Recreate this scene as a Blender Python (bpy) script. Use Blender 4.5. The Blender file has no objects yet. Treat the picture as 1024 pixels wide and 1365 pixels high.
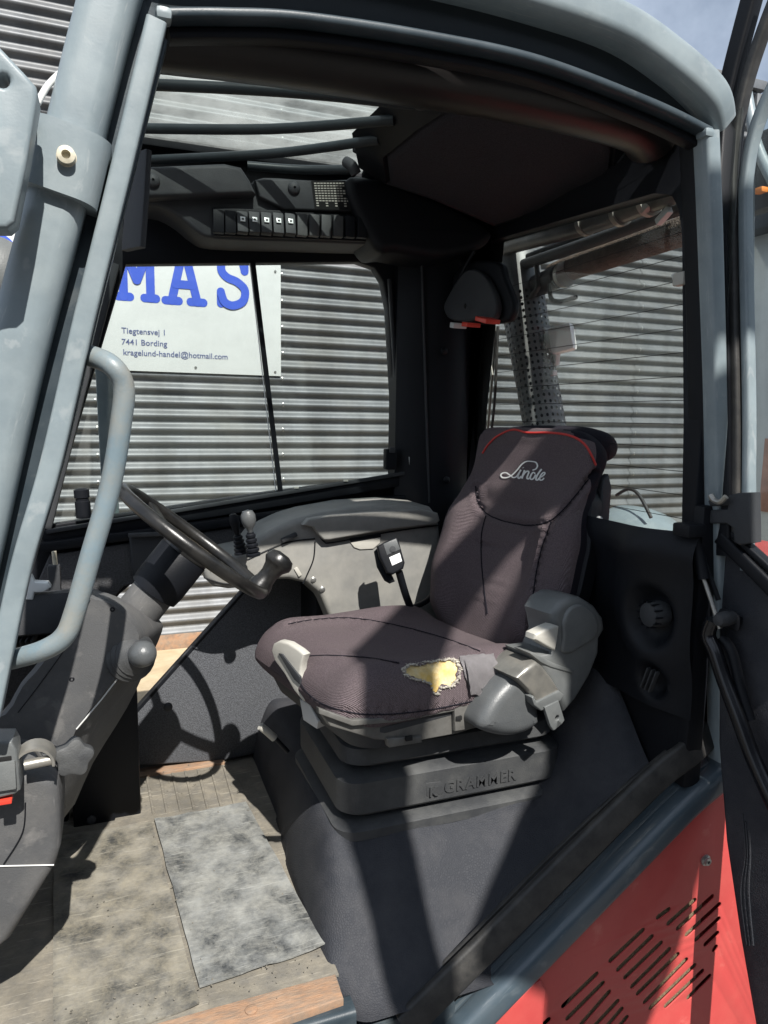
import bpy, bmesh, math, random
from mathutils import Vector, Matrix
from mathutils.bvhtree import BVHTree
R = math.radians
random.seed(7)
SC = bpy.context.scene
COL = SC.collection

# ------------------------------------------------------------------ camera
CAM = Vector((0, -1.2, 1.15)); FPX = 946.0
yaw, pit, rol = R(21), R(-7.5), R(.9)
Fh = Vector((math.sin(yaw), math.cos(yaw), 0)); Rt = Vector((math.cos(yaw), -math.sin(yaw), 0))
FW = Fh*math.cos(pit) + Vector((0, 0, 1))*math.sin(pit); UP = Rt.cross(FW)
RT2 = Rt*math.cos(rol) + UP*math.sin(rol); UP2 = UP*math.cos(rol) - Rt*math.sin(rol)
cd = bpy.data.cameras.new('camera'); cam = bpy.data.objects.new('camera', cd); COL.objects.link(cam)
m = Matrix((RT2, UP2, -FW)).transposed().to_4x4(); m.translation = CAM
cam.matrix_world = m
cd.sensor_fit = 'VERTICAL'; cd.sensor_height = 36; cd.lens = 36*FPX/1365.0
cd.clip_start = .02; cd.clip_end = 2000
SC.camera = cam

# ------------------------------------------------------------------ light
SUN = Vector((-.05, 1, -1.18)).normalized()          # travel direction of the sunlight
w = bpy.data.worlds.new('World'); SC.world = w; w.use_nodes = True
nt = w.node_tree; nt.nodes.clear()
sky = nt.nodes.new('ShaderNodeTexSky'); sky.sky_type = 'NISHITA'; sky.sun_disc = False
sky.sun_elevation = math.asin(-SUN.z)
sky.sun_rotation = math.atan2(-SUN.x, -SUN.y)
sky.air_density = 1.0; sky.dust_density = 1.2; sky.ozone_density = 1.0
bg = nt.nodes.new('ShaderNodeBackground'); bg.inputs[1].default_value = .05
wo = nt.nodes.new('ShaderNodeOutputWorld')
# thin high cloud veils mixed over the sky
tc = nt.nodes.new('ShaderNodeTexCoord'); nz = nt.nodes.new('ShaderNodeTexNoise'); nz.inputs['Scale'].default_value = 2.2
nz.inputs['Detail'].default_value = 7; nz.inputs['Roughness'].default_value = .6
cr = nt.nodes.new('ShaderNodeValToRGB'); cr.color_ramp.elements[0].position = .36; cr.color_ramp.elements[1].position = .62; cr.color_ramp.elements[0].color = (.38, .38, .38, 1)
mx = nt.nodes.new('ShaderNodeMixRGB'); mx.inputs[2].default_value = (9.2, 10.6, 12.8, 1)
nt.links.new(tc.outputs['Generated'], nz.inputs['Vector']); nt.links.new(nz.outputs['Fac'], cr.inputs[0])
nt.links.new(cr.outputs[0], mx.inputs[0]); nt.links.new(sky.outputs[0], mx.inputs[1])
nt.links.new(mx.outputs[0], bg.inputs[0]); nt.links.new(bg.outputs[0], wo.inputs[0])
sl = bpy.data.lights.new('sun', 'SUN'); sl.energy = 5.0; sl.angle = R(.5); sl.color = (1, .965, .91)
so = bpy.data.objects.new('sun', sl); COL.objects.link(so); so.location = (0, -6, 8)
so.rotation_euler = SUN.to_track_quat('-Z', 'Y').to_euler()
SC.view_settings.view_transform = 'Standard'; SC.view_settings.look = 'None'
SC.view_settings.exposure = .68; SC.view_settings.gamma = 1
SC.cycles.max_bounces = 8; SC.cycles.transparent_max_bounces = 16

# ------------------------------------------------------------------ helpers
def at(px, py, X=None, Y=None, Z=None, P=None, N=None):
    """point of the real plane X=, Y=, Z= (or through P with normal N) seen at photo pixel px,py"""
    d = FW + RT2*((px-512)/FPX) + UP2*((682.5-py)/FPX)
    if X is not None: t = (X-CAM.x)/d.x
    elif Y is not None: t = (Y-CAM.y)/d.y
    elif Z is not None: t = (Z-CAM.z)/d.z
    else: t = (Vector(P)-CAM).dot(N)/d.dot(N)
    return CAM + d*t

def new(name, me, mat, parent, ang=35):
    if isinstance(me, bmesh.types.BMesh):
        b = me; me = bpy.data.meshes.new(name); b.to_mesh(me); b.free()
    o = bpy.data.objects.new(name, me); COL.objects.link(o)
    me.materials.clear()
    if mat: me.materials.append(mat)
    for p in me.polygons: p.use_smooth = True
    me.set_sharp_from_angle(angle=R(ang))
    if parent is not None: par(o, parent)
    return o

def par(o, p):
    o.parent = p
    if p.type == 'EMPTY': o.matrix_parent_inverse = p.matrix_basis.inverted()

def tag(o, label=None, cat=None, group=None, kind=None):
    if label: o['label'] = label
    if cat: o['category'] = cat
    if group: o['group'] = group
    if kind: o['kind'] = kind
    return o

def empty(name, loc, label, cat, group=None):
    o = bpy.data.objects.new(name, None); COL.objects.link(o); o.location = loc
    o.matrix_basis = Matrix.Translation(loc)
    return tag(o, label, cat, group)

def fix(bm):
    bmesh.ops.recalc_face_normals(bm, faces=bm.faces); return bm

def box(bm, c, s, rot=None, bev=0.0):
    r = bmesh.ops.create_cube(bm, size=1)
    vs = r['verts']
    M = Matrix.Translation(c) @ (rot.to_4x4() if rot else Matrix.Identity(4)) @ Matrix.Diagonal((*s, 1))
    bmesh.ops.transform(bm, matrix=M, verts=vs)
    if bev:
        es = list({e for v in vs for e in v.link_edges})
        bmesh.ops.bevel(bm, geom=es, offset=bev, segments=2, affect='EDGES', profile=.6)
    return bm

def boxo(name, c, s, mat, parent, rot=None, bev=.004):
    bm = bmesh.new(); box(bm, Vector(c), s, rot, bev); return new(name, bm, mat, parent)

def spline(pts, n=8, closed=False):
    pts = [Vector(p) for p in pts]
    out = []; N = len(pts)
    rng = N if closed else N-1
    for i in range(rng):
        if closed: a, b, c, d = pts[(i-1) % N], pts[i], pts[(i+1) % N], pts[(i+2) % N]
        else: a, b, c, d = pts[max(i-1, 0)], pts[i], pts[i+1], pts[min(i+2, N-1)]
        for k in range(n):
            t = k/n
            out.append(.5*((2*b)+(c-a)*t+(2*a-5*b+4*c-d)*t*t+(3*b-a-3*c+d)*t**3))
    if not closed: out.append(pts[-1].copy())
    return out

def skin(bm, secs, closed=True, cap=True):
    """join a list of vertex loops"""
    rows = [[bm.verts.new(p) for p in s] for s in secs]
    n = len(rows[0])
    for a, b in zip(rows, rows[1:]):
        for i in range(n if closed else n-1):
            j = (i+1) % n
            try: bm.faces.new((a[i], a[j], b[j], b[i]))
            except ValueError: pass
    if cap and closed:
        for r in (rows[0], rows[-1]):
            try: bm.faces.new(r)
            except ValueError: pass
    return rows

def sweep(bm, path, prof, side=None, scale=None):
    """profile (list of (a,b)) along path; b axis is `side` if given"""
    path = [Vector(p) for p in path]; secs = []
    prev = None
    for i, p in enumerate(path):
        t = (path[min(i+1, len(path)-1)] - path[max(i-1, 0)]).normalized()
        if side is not None:
            b = (side - t*side.dot(t)).normalized()
        else:
            if prev is None:
                u = Vector((0, 0, 1)) if abs(t.z) < .9 else Vector((1, 0, 0))
                b = (u - t*u.dot(t)).normalized()
            else: b = (prev - t*prev.dot(t)).normalized()
            prev = b
        a = b.cross(t)
        k = scale(i/(len(path)-1)) if scale else 1
        secs.append([p + a*(x*k) + b*(y*k) for x, y in prof])
    skin(bm, secs); return fix(bm)

def circ(r, n=14): return [(r*math.cos(2*math.pi*i/n), r*math.sin(2*math.pi*i/n)) for i in range(n)]

def rrect(w, h, r, n=4):
    out = []
    for cx, cy, a0 in ((w/2-r, h/2-r, 0), (-w/2+r, h/2-r, 90), (-w/2+r, -h/2+r, 180), (w/2-r, -h/2+r, 270)):
        for k in range(n+1):
            a = R(a0+90*k/n); out.append((cx+r*math.cos(a), cy+r*math.sin(a)))
    return out

def tube(name, pts, r, mat, parent, n=8, seg=14, smooth=True, scale=None):
    bm = bmesh.new(); sweep(bm, spline(pts, n) if smooth else pts, circ(r, seg), scale=scale)
    return new(name, bm, mat, parent)

def bar(name, pts, prof, side, mat, parent, n=8, smooth=True, ang=35):
    bm = bmesh.new(); sweep(bm, spline(pts, n) if smooth else pts, prof, side=Vector(side))
    return new(name, bm, mat, parent, ang)

def lathe(bm, base, axis, prof, n=24):
    """prof list of (radius, height along axis)"""
    axis = Vector(axis).normalized(); u = axis.orthogonal().normalized(); v = axis.cross(u)
    secs = [[Vector(base)+axis*h+(u*math.cos(2*math.pi*i/n)+v*math.sin(2*math.pi*i/n))*max(r, 1e-4) for i in range(n)] for r, h in prof]
    skin(bm, secs); return fix(bm)

def latheo(name, base, axis, prof, mat, parent, n=24, ang=40):
    return new(name, lathe(bmesh.new(), base, axis, prof, n), mat, parent, ang)

def plane_mat(O, N, U=None):
    N = Vector(N).normalized()
    if U is None:
        U = Vector((0, 0, 1)).cross(N)
        if U.length < 1e-3: U = Vector((1, 0, 0))
    U = (Vector(U) - N*Vector(U).dot(N)).normalized(); V = N.cross(U)
    M = Matrix((U, V, N)).transposed().to_4x4(); M.translation = Vector(O); return M

def plate(name, loops, mat, parent, N, th, bev=.004, smooth=(), seg=2, back=True, ang=35, res=6):
    """solid plate from coplanar 3D loops (first outline, then holes); front face lies on the loops, body behind it"""
    N = Vector(N).normalized()
    M = plane_mat(loops[0][0], N); Mi = M.inverted()
    cu = bpy.data.curves.new(name, 'CURVE'); cu.dimensions = '2D'; cu.fill_mode = 'BOTH'
    cu.extrude = max(th/2-bev, 1e-4); cu.bevel_depth = bev; cu.bevel_resolution = seg; cu.offset = -bev
    for li, lp in enumerate(loops):
        pts = lp
        if li in smooth or smooth == 'all': pts = spline(lp, res, True)
        sp = cu.splines.new('POLY'); sp.points.add(len(pts)-1); sp.use_cyclic_u = True
        for q, p in zip(sp.points, pts):
            c = Mi @ Vector(p); q.co = (c.x, c.y, 0, 1)
    ob = bpy.data.objects.new('tmp', cu); COL.objects.link(ob)
    dg = bpy.context.evaluated_depsgraph_get()
    me = bpy.data.meshes.new_from_object(ob.evaluated_get(dg))
    bpy.data.objects.remove(ob); bpy.data.curves.remove(cu)
    me.transform(M @ Matrix.Translation((0, 0, -th/2)))
    bm = bmesh.new(); bm.from_mesh(me); bmesh.ops.remove_doubles(bm, verts=bm.verts, dist=1e-5); bm.to_mesh(me); bm.free()
    me.name = name
    return new(name, me, mat, parent, ang)

def L(pts, **k): return [at(x, y, **k) for x, y in pts]

def text(name, s, M, size, mat, parent, ext=.0004, off=0.0, align='LEFT', shear=0, spacing=1.0):
    cu = bpy.data.curves.new(name, 'FONT'); cu.body = s; cu.size = size; cu.extrude = ext; cu.offset = off
    cu.align_x = align; cu.shear = shear; cu.space_character = spacing; cu.resolution_u = 3
    ob = bpy.data.objects.new('tmp', cu); COL.objects.link(ob)
    dg = bpy.context.evaluated_depsgraph_get()
    me = bpy.data.meshes.new_from_object(ob.evaluated_get(dg))
    bpy.data.objects.remove(ob); bpy.data.curves.remove(cu)
    me.transform(M); me.name = name
    return new(name, me, mat, parent)

def pillow(bm, loop, N, heights, back=0):
    """concentric rings from loop towards its centre; heights = [(scale, offset along N)]"""
    c = sum((Vector(p) for p in loop), Vector())/len(loop); N = Vector(N).normalized()
    secs = []
    if back: secs.append([Vector(p)-N*back for p in loop])
    secs += [[c+(Vector(p)-c)*s+N*h for p in loop] for s, h in heights]
    skin(bm, secs); return fix(bm)

# ------------------------------------------------------------------ materials
MT = {}
def mat(name, col, rough=.6, metal=0, bump=0, bscale=200, btype='noise', var=0, vscale=6, col2=None, spec=.5, coat=0, dust=0, dcol=(.35, .32, .27), dscale=5, detail=4, bdist=.002, stretch=None, dist=0, nr=.68, scratch=0, scol=(.5, .5, .48), sscale=14):
    m = bpy.data.materials.new(name); m.use_nodes = True; nt = m.node_tree; b = nt.nodes['Principled BSDF']
    b.inputs['Base Color'].default_value = (*col, 1); b.inputs['Roughness'].default_value = rough
    b.inputs['Metallic'].default_value = metal; b.inputs['Specular IOR Level'].default_value = spec
    b.inputs['Coat Weight'].default_value = coat
    tc = nt.nodes.new('ShaderNodeTexCoord'); vec = tc.outputs['Object']
    if stretch:
        mp = nt.nodes.new('ShaderNodeMapping'); mp.inputs['Scale'].default_value = stretch
        nt.links.new(vec, mp.inputs[0]); vecs = mp.outputs[0]
    else: vecs = vec
    colout = None
    def ramp(src, a, bb, p0, p1):
        r = nt.nodes.new('ShaderNodeValToRGB'); r.color_ramp.elements[0].position = p0; r.color_ramp.elements[1].position = p1
        r.color_ramp.elements[0].color = (*a, 1); r.color_ramp.elements[1].color = (*bb, 1)
        nt.links.new(src, r.inputs[0]); return r.outputs[0]
    def noise(s, d=4, rr=.6, v=vec, ds=0):
        n = nt.nodes.new('ShaderNodeTexNoise'); n.inputs['Scale'].default_value = s; n.inputs['Detail'].default_value = d
        n.inputs['Roughness'].default_value = rr; n.inputs['Distortion'].default_value = ds; nt.links.new(v, n.inputs['Vector']); return n.outputs['Fac']
    if var or col2:
        c2 = col2 or tuple(min(1, c*(1+var)) for c in col); c1 = col if col2 else tuple(c*(1-var) for c in col)
        colout = ramp(noise(vscale, detail, .62, vecs), c1, c2, .35, .65)
    if dust:
        f = ramp(noise(dscale, 9, nr, vec, dist), (0, 0, 0), (1, 1, 1), .42, .78)
        mxn = nt.nodes.new('ShaderNodeMixRGB'); mu = nt.nodes.new('ShaderNodeMath'); mu.operation = 'MULTIPLY'; mu.inputs[1].default_value = dust
        nt.links.new(f, mu.inputs[0]); nt.links.new(mu.outputs[0], mxn.inputs[0])
        mxn.inputs[1].default_value = (*col, 1); mxn.inputs[2].default_value = (*dcol, 1)
        if colout: nt.links.new(colout, mxn.inputs[1])
        colout = mxn.outputs[0]
        ra = nt.nodes.new('ShaderNodeMapRange'); ra.inputs[3].default_value = rough; ra.inputs[4].default_value = min(1, rough+.3)
        nt.links.new(mu.outputs[0], ra.inputs[0]); nt.links.new(ra.outputs[0], b.inputs['Roughness'])
    if scratch:
        for rot in (.5, 1.9, -.7):
            mp2 = nt.nodes.new('ShaderNodeMapping'); mp2.inputs['Rotation'].default_value = (rot*.6, rot*.3, rot); mp2.inputs['Scale'].default_value = (1, 16, 1)
            nt.links.new(vec, mp2.inputs[0]); f2 = ramp(noise(sscale*(1+.3*rot), 5, .6, mp2.outputs[0], .3), (0, 0, 0), (scratch,)*3, .62, .68)
            m4 = nt.nodes.new('ShaderNodeMixRGB'); nt.links.new(f2, m4.inputs[0]); m4.inputs[1].default_value = (*col, 1); m4.inputs[2].default_value = (*scol, 1)
            if colout: nt.links.new(colout, m4.inputs[1])
            colout = m4.outputs[0]
    if colout: nt.links.new(colout, b.inputs['Base Color'])
    if bump:
        bp = nt.nodes.new('ShaderNodeBump'); bp.inputs['Strength'].default_value = bump; bp.inputs['Distance'].default_value = bdist
        if btype == 'noise': src = noise(bscale, 3, .6, vecs)
        elif btype == 'leather':
            v = nt.nodes.new('ShaderNodeTexVoronoi'); v.feature = 'DISTANCE_TO_EDGE'; v.inputs['Scale'].default_value = bscale
            nt.links.new(vecs, v.inputs['Vector']); src = ramp(v.outputs['Distance'], (0, 0, 0), (1, 1, 1), 0, .25)
        elif btype == 'knit':
            v1 = nt.nodes.new('ShaderNodeTexWave'); v1.inputs['Scale'].default_value = bscale; v1.bands_direction = 'Y'; v1.inputs['Distortion'].default_value = 1.5
            v1.inputs['Detail'].default_value = 2; v1.inputs['Detail Scale'].default_value = 3
            v2 = nt.nodes.new('ShaderNodeTexWave'); v2.inputs['Scale'].default_value = bscale*.8; v2.bands_direction = 'DIAGONAL'; v2.inputs['Distortion'].default_value = 1.2
            for v in (v1, v2): nt.links.new(vecs, v.inputs['Vector'])
            ad = nt.nodes.new('ShaderNodeMath'); ad.operation = 'ADD'; nt.links.new(v1.outputs['Fac'], ad.inputs[0]); nt.links.new(v2.outputs['Fac'], ad.inputs[1]); src = ad.outputs[0]
        nt.links.new(src, bp.inputs['Height']); nt.links.new(bp.outputs[0], b.inputs['Normal'])
    MT[name] = m; return m

mat('paint', (.19, .23, .248), .38, scratch=.3, scol=(.4, .42, .42), sscale=9, bump=.07, bscale=300, var=.09, vscale=9, dust=.5, dcol=(.3, .34, .345), dscale=11, coat=.1)
mat('railpaint', (.16, .212, .24), .38, bump=.2, bscale=200, var=.1, dust=.9, dcol=(.26, .22, .16), dscale=7, coat=.1)
mat('barpaint', (.022, .028, .032), .4, bump=.1, bscale=300, var=.1, spec=.3)
mat('paint_dark', (.03, .043, .053), .4, scratch=.3, scol=(.12, .13, .13), sscale=10, bump=.1, bscale=300, var=.15, dust=.25, dcol=(.1, .11, .115), dscale=12, spec=.35)
mat('black', (.006, .007, .0095), .5, bump=.25, bscale=450, var=.1, dust=.12, dcol=(.022, .022, .026), spec=.22)
mat('roll', (.011, .01, .01), .35, bump=.1, bscale=300, dust=.3, dcol=(.035, .027, .022), dscale=7, spec=.35)
mat('sillpaint', (.05, .072, .09), .35, bump=.06, bscale=300, scratch=.3, scol=(.2, .22, .23), sscale=8, dust=.3, dcol=(.12, .13, .13), dscale=9, coat=.2)
mat('gloss', (.007, .007, .009), .22, bump=.05, bscale=200)
mat('rubber', (.018, .018, .018), .55, bump=.2, bscale=300, dust=.4, dcol=(.13, .12, .105), dscale=14)
mat('charcoal', (.034, .036, .04), .55, bump=.35, bscale=420, btype='noise', dust=.3, dcol=(.08, .08, .078), dscale=8, spec=.3)
mat('console', (.075, .076, .078), .62, scratch=.25, scol=(.22, .21, .2), sscale=12, bump=.35, bscale=380, var=.1, vscale=9, dust=.5, dcol=(.19, .18, .165), dscale=7, spec=.35)
mat('armrest', (.2, .198, .186), .55, bump=.25, bscale=420, var=.1, vscale=9, dust=.5, dcol=(.4, .38, .33), dscale=8)
mat('vinyl', (.026, .028, .034), .66, spec=.3, bump=.45, bscale=190, btype='leather', dust=.4, dcol=(.12, .115, .115), dscale=6, bdist=.0015)
mat('carpet', (.075, .079, .088), .85, bump=1.0, bscale=260, var=.35, vscale=260, dust=.2, dcol=(.1, .1, .1), bdist=.003, detail=2)
mat('trim', (.05, .05, .053), .8, bump=.9, bscale=220, var=.3, vscale=200, dust=.3, dcol=(.12, .11, .11), bdist=.003, detail=2)
mat('liner', (.026, .025, .03), .95, bump=.6, bscale=300, var=.3, vscale=300, spec=.2)
mat('fabric', (.135, .106, .114), .95, bump=.9, bscale=150, btype='knit', var=.22, vscale=420, dust=.35, dcol=(.17, .145, .14), dscale=6, bdist=.0016, spec=.15, detail=2)
mat('fabric_dark', (.012, .011, .016), .95, bump=.6, bscale=300, var=.2, vscale=300, spec=.2)
mat('piping', (.45, .03, .025), .6)
mat('base', (.036, .038, .041), .55, bump=.4, bscale=330, var=.1, dust=.4, dcol=(.15, .15, .14), dscale=9)
mat('pivot', (.12, .127, .127), .38, bump=.3, bscale=380, var=.08, dust=.35, dcol=(.3, .3, .28), dscale=8)
mat('pivot_dark', (.075, .08, .083), .35, bump=.3, bscale=300, dust=.3, dcol=(.18, .18, .17), dscale=9)
mat('steel', (.36, .35, .32), .38, metal=.7, bump=.2, bscale=120, var=.2, vscale=20, dust=.4, dcol=(.3, .25, .18), dscale=20)
mat('pan', (.13, .127, .118), .5, metal=.25, bump=.3, bscale=120, var=.25, vscale=16, dust=.5, dcol=(.12, .11, .1), dscale=12)
mat('offwhite', (.45, .435, .39), .45, bump=.2, bscale=200, dust=.35, dcol=(.3, .28, .24), dscale=14)
mat('white', (.78, .79, .78), .5)
mat('silver', (.6, .6, .58), .5)
mat('red', (.45, .058, .054), .42, scratch=.2, scol=(.65, .25, .2), sscale=9, bump=.06, bscale=200, var=.05, vscale=5, dust=.22, dcol=(.6, .17, .13), dscale=9, coat=.1)
mat('redplastic', (.62, .05, .03), .4)
mat('mesh', (.3, .22, .13), .8, bump=1, bscale=500, btype='leather', var=.4, vscale=300)
mat('ribmat', (.13, .118, .095), .85, nr=.78, scratch=.35, scol=(.5, .46, .38), sscale=9, bump=.8, bscale=60, col2=(.24, .215, .17), vscale=9, dust=.8, dcol=(.09, .09, .09), dscale=22, detail=8, bdist=.003)
mat('rubsheet', (.04, .043, .045), .6, nr=.86, scratch=.25, scol=(.5, .5, .47), sscale=11, bump=.5, bscale=90, col2=(.24, .245, .235), vscale=14, dust=1, dist=.35, dcol=(.31, .305, .27), dscale=17, detail=10, bdist=.003)
mat('rubsheet2', (.03, .032, .034), .62, nr=.86, scratch=.25, scol=(.48, .45, .37), sscale=9, bump=.5, bscale=80, col2=(.25, .235, .2), vscale=12, dust=1, dist=.35, dcol=(.27, .24, .175), dscale=15, detail=10, bdist=.003)
mat('rust', (.33, .19, .11), .85, bump=.8, bscale=60, col2=(.2, .14, .1), vscale=30, stretch=(1, 5, 1), dust=.5, dcol=(.36, .3, .23), dscale=12)
mat('foam', (.6, .4, .1), .95, bump=1, bscale=90, col2=(.66, .54, .3), vscale=30, dust=.5, dcol=(.3, .25, .17), dscale=50, bdist=.004)
mat('fray', (.38, .35, .3), .95, var=.3, vscale=200)
mat('tape', (.27, .255, .262), .6, bump=.35, bscale=50, var=.12, vscale=30, bdist=.003)
mat('wall', (.135, .142, .15), .5, metal=.3, bump=.3, bscale=40, var=.22, vscale=4, stretch=(1.2, 1, .25), dust=.45, dcol=(.2, .19, .165), dscale=2.5)
mat('ground', (.075, .075, .075), .9, bump=.8, bscale=60, col2=(.13, .125, .115), vscale=6, dust=.5, dcol=(.2, .18, .15), dscale=1.1)
mat('sand', (.4, .31, .19), .95, bump=.8, bscale=40, col2=(.52, .42, .28), vscale=5, dust=.5, dcol=(.25, .22, .18), dscale=2.1)
mat('sign', (.6, .62, .61), .5)
mat('blue', (.035, .09, .52), .5)
mat('bluetext', (.08, .1, .22), .6)
mat('exhaust', (.1, .1, .1), .35, metal=.7, bump=.3, bscale=60, var=.3, vscale=14, dust=.5, dcol=(.2, .18, .16), dscale=15)
mat('perf', (.15, .152, .152), .5, metal=.3, bump=.1, bscale=100, var=.25, vscale=8, dust=.4, dcol=(.3, .29, .27), dscale=9)
mat('brownheat', (.13, .09, .065), .7, metal=.2, bump=1, bscale=130, btype='leather', var=.3, vscale=20, bdist=.004)
mat('hole', (.004, .004, .004), .9)
mat('lamp', (.75, .77, .76), .25)
mat('brick', (.4, .17, .1), .85, var=.25, vscale=4, bump=.3, bscale=40)
mat('plaster', (.62, .63, .6), .8, var=.06, vscale=3)
mat('orange', (.75, .25, .05), .5)
mat('wheel', (.009, .009, .009), .32, bump=.15, bscale=180, dust=.2, dcol=(.11, .1, .085), dscale=18)
mat('bolt', (.42, .42, .4), .3, metal=.8, var=.2, vscale=60)
mat('boltbeige', (.5, .46, .36), .5, metal=.2, var=.2, vscale=60)
mat('deepgreen', (.11, .16, .18), .4, var=.1)

def glassmat(name, tint, dust, rough=.02, dscale=7, dcol=(.5, .5, .48), film='ShaderNodeBsdfDiffuse'):
    m = bpy.data.materials.new(name); m.use_nodes = True; nt = m.node_tree; nt.nodes.clear()
    o = nt.nodes.new('ShaderNodeOutputMaterial'); tr = nt.nodes.new('ShaderNodeBsdfTransparent'); tr.inputs[0].default_value = (*tint, 1)
    gl = nt.nodes.new('ShaderNodeBsdfGlossy'); gl.inputs['Roughness'].default_value = rough
    fr = nt.nodes.new('ShaderNodeFresnel'); fr.inputs['IOR'].default_value = 1.45
    m1 = nt.nodes.new('ShaderNodeMixShader'); nt.links.new(fr.outputs[0], m1.inputs[0]); nt.links.new(tr.outputs[0], m1.inputs[1]); nt.links.new(gl.outputs[0], m1.inputs[2])
    df = nt.nodes.new(film); df.inputs[0].default_value = (*dcol, 1)
    tc = nt.nodes.new('ShaderNodeTexCoord'); n = nt.nodes.new('ShaderNodeTexNoise'); n.inputs['Scale'].default_value = dscale; n.inputs['Detail'].default_value = 8; n.inputs['Roughness'].default_value = .7
    nt.links.new(tc.outputs['Object'], n.inputs['Vector'])
    lw = nt.nodes.new('ShaderNodeLayerWeight'); pw = nt.nodes.new('ShaderNodeMath'); pw.operation = 'POWER'; pw.inputs[1].default_value = 5
    nt.links.new(lw.outputs['Facing'], pw.inputs[0]); mr = nt.nodes.new('ShaderNodeMapRange'); mr.inputs[3].default_value = .04; nt.links.new(pw.outputs[0], mr.inputs[0])
    lw.inputs[0].default_value = .5; nt.links.new(mr.outputs[0], m1.inputs[0])
    r = nt.nodes.new('ShaderNodeMapRange'); r.inputs[1].default_value = .35; r.inputs[2].default_value = .8; r.inputs[3].default_value = dust*.35; r.inputs[4].default_value = dust*2
    nt.links.new(n.outputs['Fac'], r.inputs[0])
    m2 = nt.nodes.new('ShaderNodeMixShader'); nt.links.new(r.outputs[0], m2.inputs[0]); nt.links.new(m1.outputs[0], m2.inputs[1]); nt.links.new(df.outputs[0], m2.inputs[2])
    nt.links.new(m2.outputs[0], o.inputs[0]); MT[name] = m
glassmat('glass', (.9, .93, .92), .05)
glassmat('roofglass', (.84, .89, .88), .3, dscale=5, film='ShaderNodeBsdfTranslucent')
glassmat('glassrear', (.86, .89, .88), .03)

# ================================================================== SETTING
bm = bmesh.new(); bmesh.ops.create_grid(bm, x_segments=2, y_segments=2, size=300, matrix=Matrix.Translation((0, 0, -.6)))
g = new('ground', bm, MT['ground'], None); g['kind'] = 'structure'
bm = bmesh.new(); bmesh.ops.create_grid(bm, x_segments=2, y_segments=2, size=1, matrix=Matrix.Translation((1, 3.55, -.594)) @ Matrix.Diagonal((7, .68, 1, 1)))
g = new('sand_strip', bm, MT['sand'], None); g['kind'] = 'structure'

# corrugated wall
WY = 4.2; PIT = .0955
wall = empty('corrugated_wall', (1, WY, -.6), 'long galvanised corrugated metal wall behind the forklift cab', 'wall')
edges = [-4.3, -3.15, -2.0, -.9+.8, 1.225, 2.34, 3.45, 4.56, 5.7]
ZT = 4.25
for i, (a, b) in enumerate(zip(edges, edges[1:])):
    bm = bmesh.new(); rows = []
    n = int((ZT+.5)/PIT*12)
    dy = .006*(i % 2)
    for x in (a-.03, b+.03):
        rows.append([Vector((x, WY - .0165*math.sin(2*math.pi*k/12) - dy, -.5+PIT*k/12)) for k in range(n+1)])
    for x0 in rows[1:]: pass
    skin(bm, rows, closed=False, cap=False)
    new('corrugated_sheet', bm, MT['wall'], wall, 60)
bm = bmesh.new()
for x in edges[1:-1]:
    for k in range(2, 48, 2):
        lathe(bm, (x+.01*random.random(), WY-.013, -.5+PIT*(k+.25)), (0, -1, 0), [(0, .013), (.006, .013), (.009, .007), (.016, .004), (.016, 0)], 8)
s = new('sheet_screws', bm, MT['bolt'], wall); s['kind'] = 'stuff'
boxo('base_board', (.7, WY+.0, -.55), (10.2, .05, .14), MT['rust'], wall)
boxo('ridge_flashing', (.7, WY, ZT+.02), (10.2, .12, .08), MT['wall'], wall)
boxo('corner_flashing', (5.75, WY, 1.8), (.09, .09, 4.8), MT['wall'], wall)

# sign board on the wall
SY = WY-.03
sign = empty('sign_board', (.3, SY, 1.45), 'white sign board with blue lettering screwed on the corrugated wall', 'sign')
tl = 2.62
boxo('board', (-.35, SY, 2.05), (3.12, .012, 1.19), MT['sign'], sign, bev=.002)
def stroke(pts, r, z):
    """one rounded stroke of a blue letter, as a flat ribbon on the board"""
    bm = bmesh.new()
    for k, (a, b) in enumerate(zip(pts, pts[1:])):
        a = Vector(a); b = Vector(b); d = (b-a); l = d.length
        ang = math.atan2(d.y, d.x); loop = []
        for j in range(13):
            t = ang+math.pi/2+math.pi*j/12; loop.append(a+Vector((math.cos(t), math.sin(t)))*r)
        for j in range(13):
            t = ang-math.pi/2+math.pi*j/12; loop.append(b+Vector((math.cos(t), math.sin(t)))*r)
        bm.faces.new([bm.verts.new((p.x, SY-.0075-z-k*.00012, p.y)) for p in loop])
    return bm
def letter(strokes, ox, oz, sx, sz, r=.029):
    bm = bmesh.new()
    for i, st in enumerate(strokes):
        st = spline([Vector((p[0], p[1], 0)) for p in st[1:]], 6) if st[0] == 'c' else [Vector((p[0], p[1], 0)) for p in st]
        b2 = stroke([((p.x*sx+ox), (p.y*sz+oz)) for p in st], r, i*.0025*.3)
        me = bpy.data.meshes.new('t'); b2.to_mesh(me); b2.free(); bm.from_mesh(me); bpy.data.meshes.remove(me)
    bmesh.ops.recalc_face_normals(bm, faces=bm.faces)
    new('letter', bm, MT['blue'], sign)
H_ = 1.0
LM = [[(0, 0), (.3, 0)], [(.7, 0), (1, 0)], [(.14, 0), (.14, 1)], [(.86, 0), (.86, 1)], [(.02, 1), (.2, 1)], [(.8, 1), (.98, 1)], [(.16, 1), (.5, .35)], [(.84, 1), (.5, .35)]]
LA = [[(0, 0), (.34, 0)], [(.66, 0), (1, 0)], [(.16, 0), (.46, 1)], [(.84, 0), (.54, 1)], [(.27, .35), (.73, .35)], [(.3, 1), (.56, 1)]]
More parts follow.
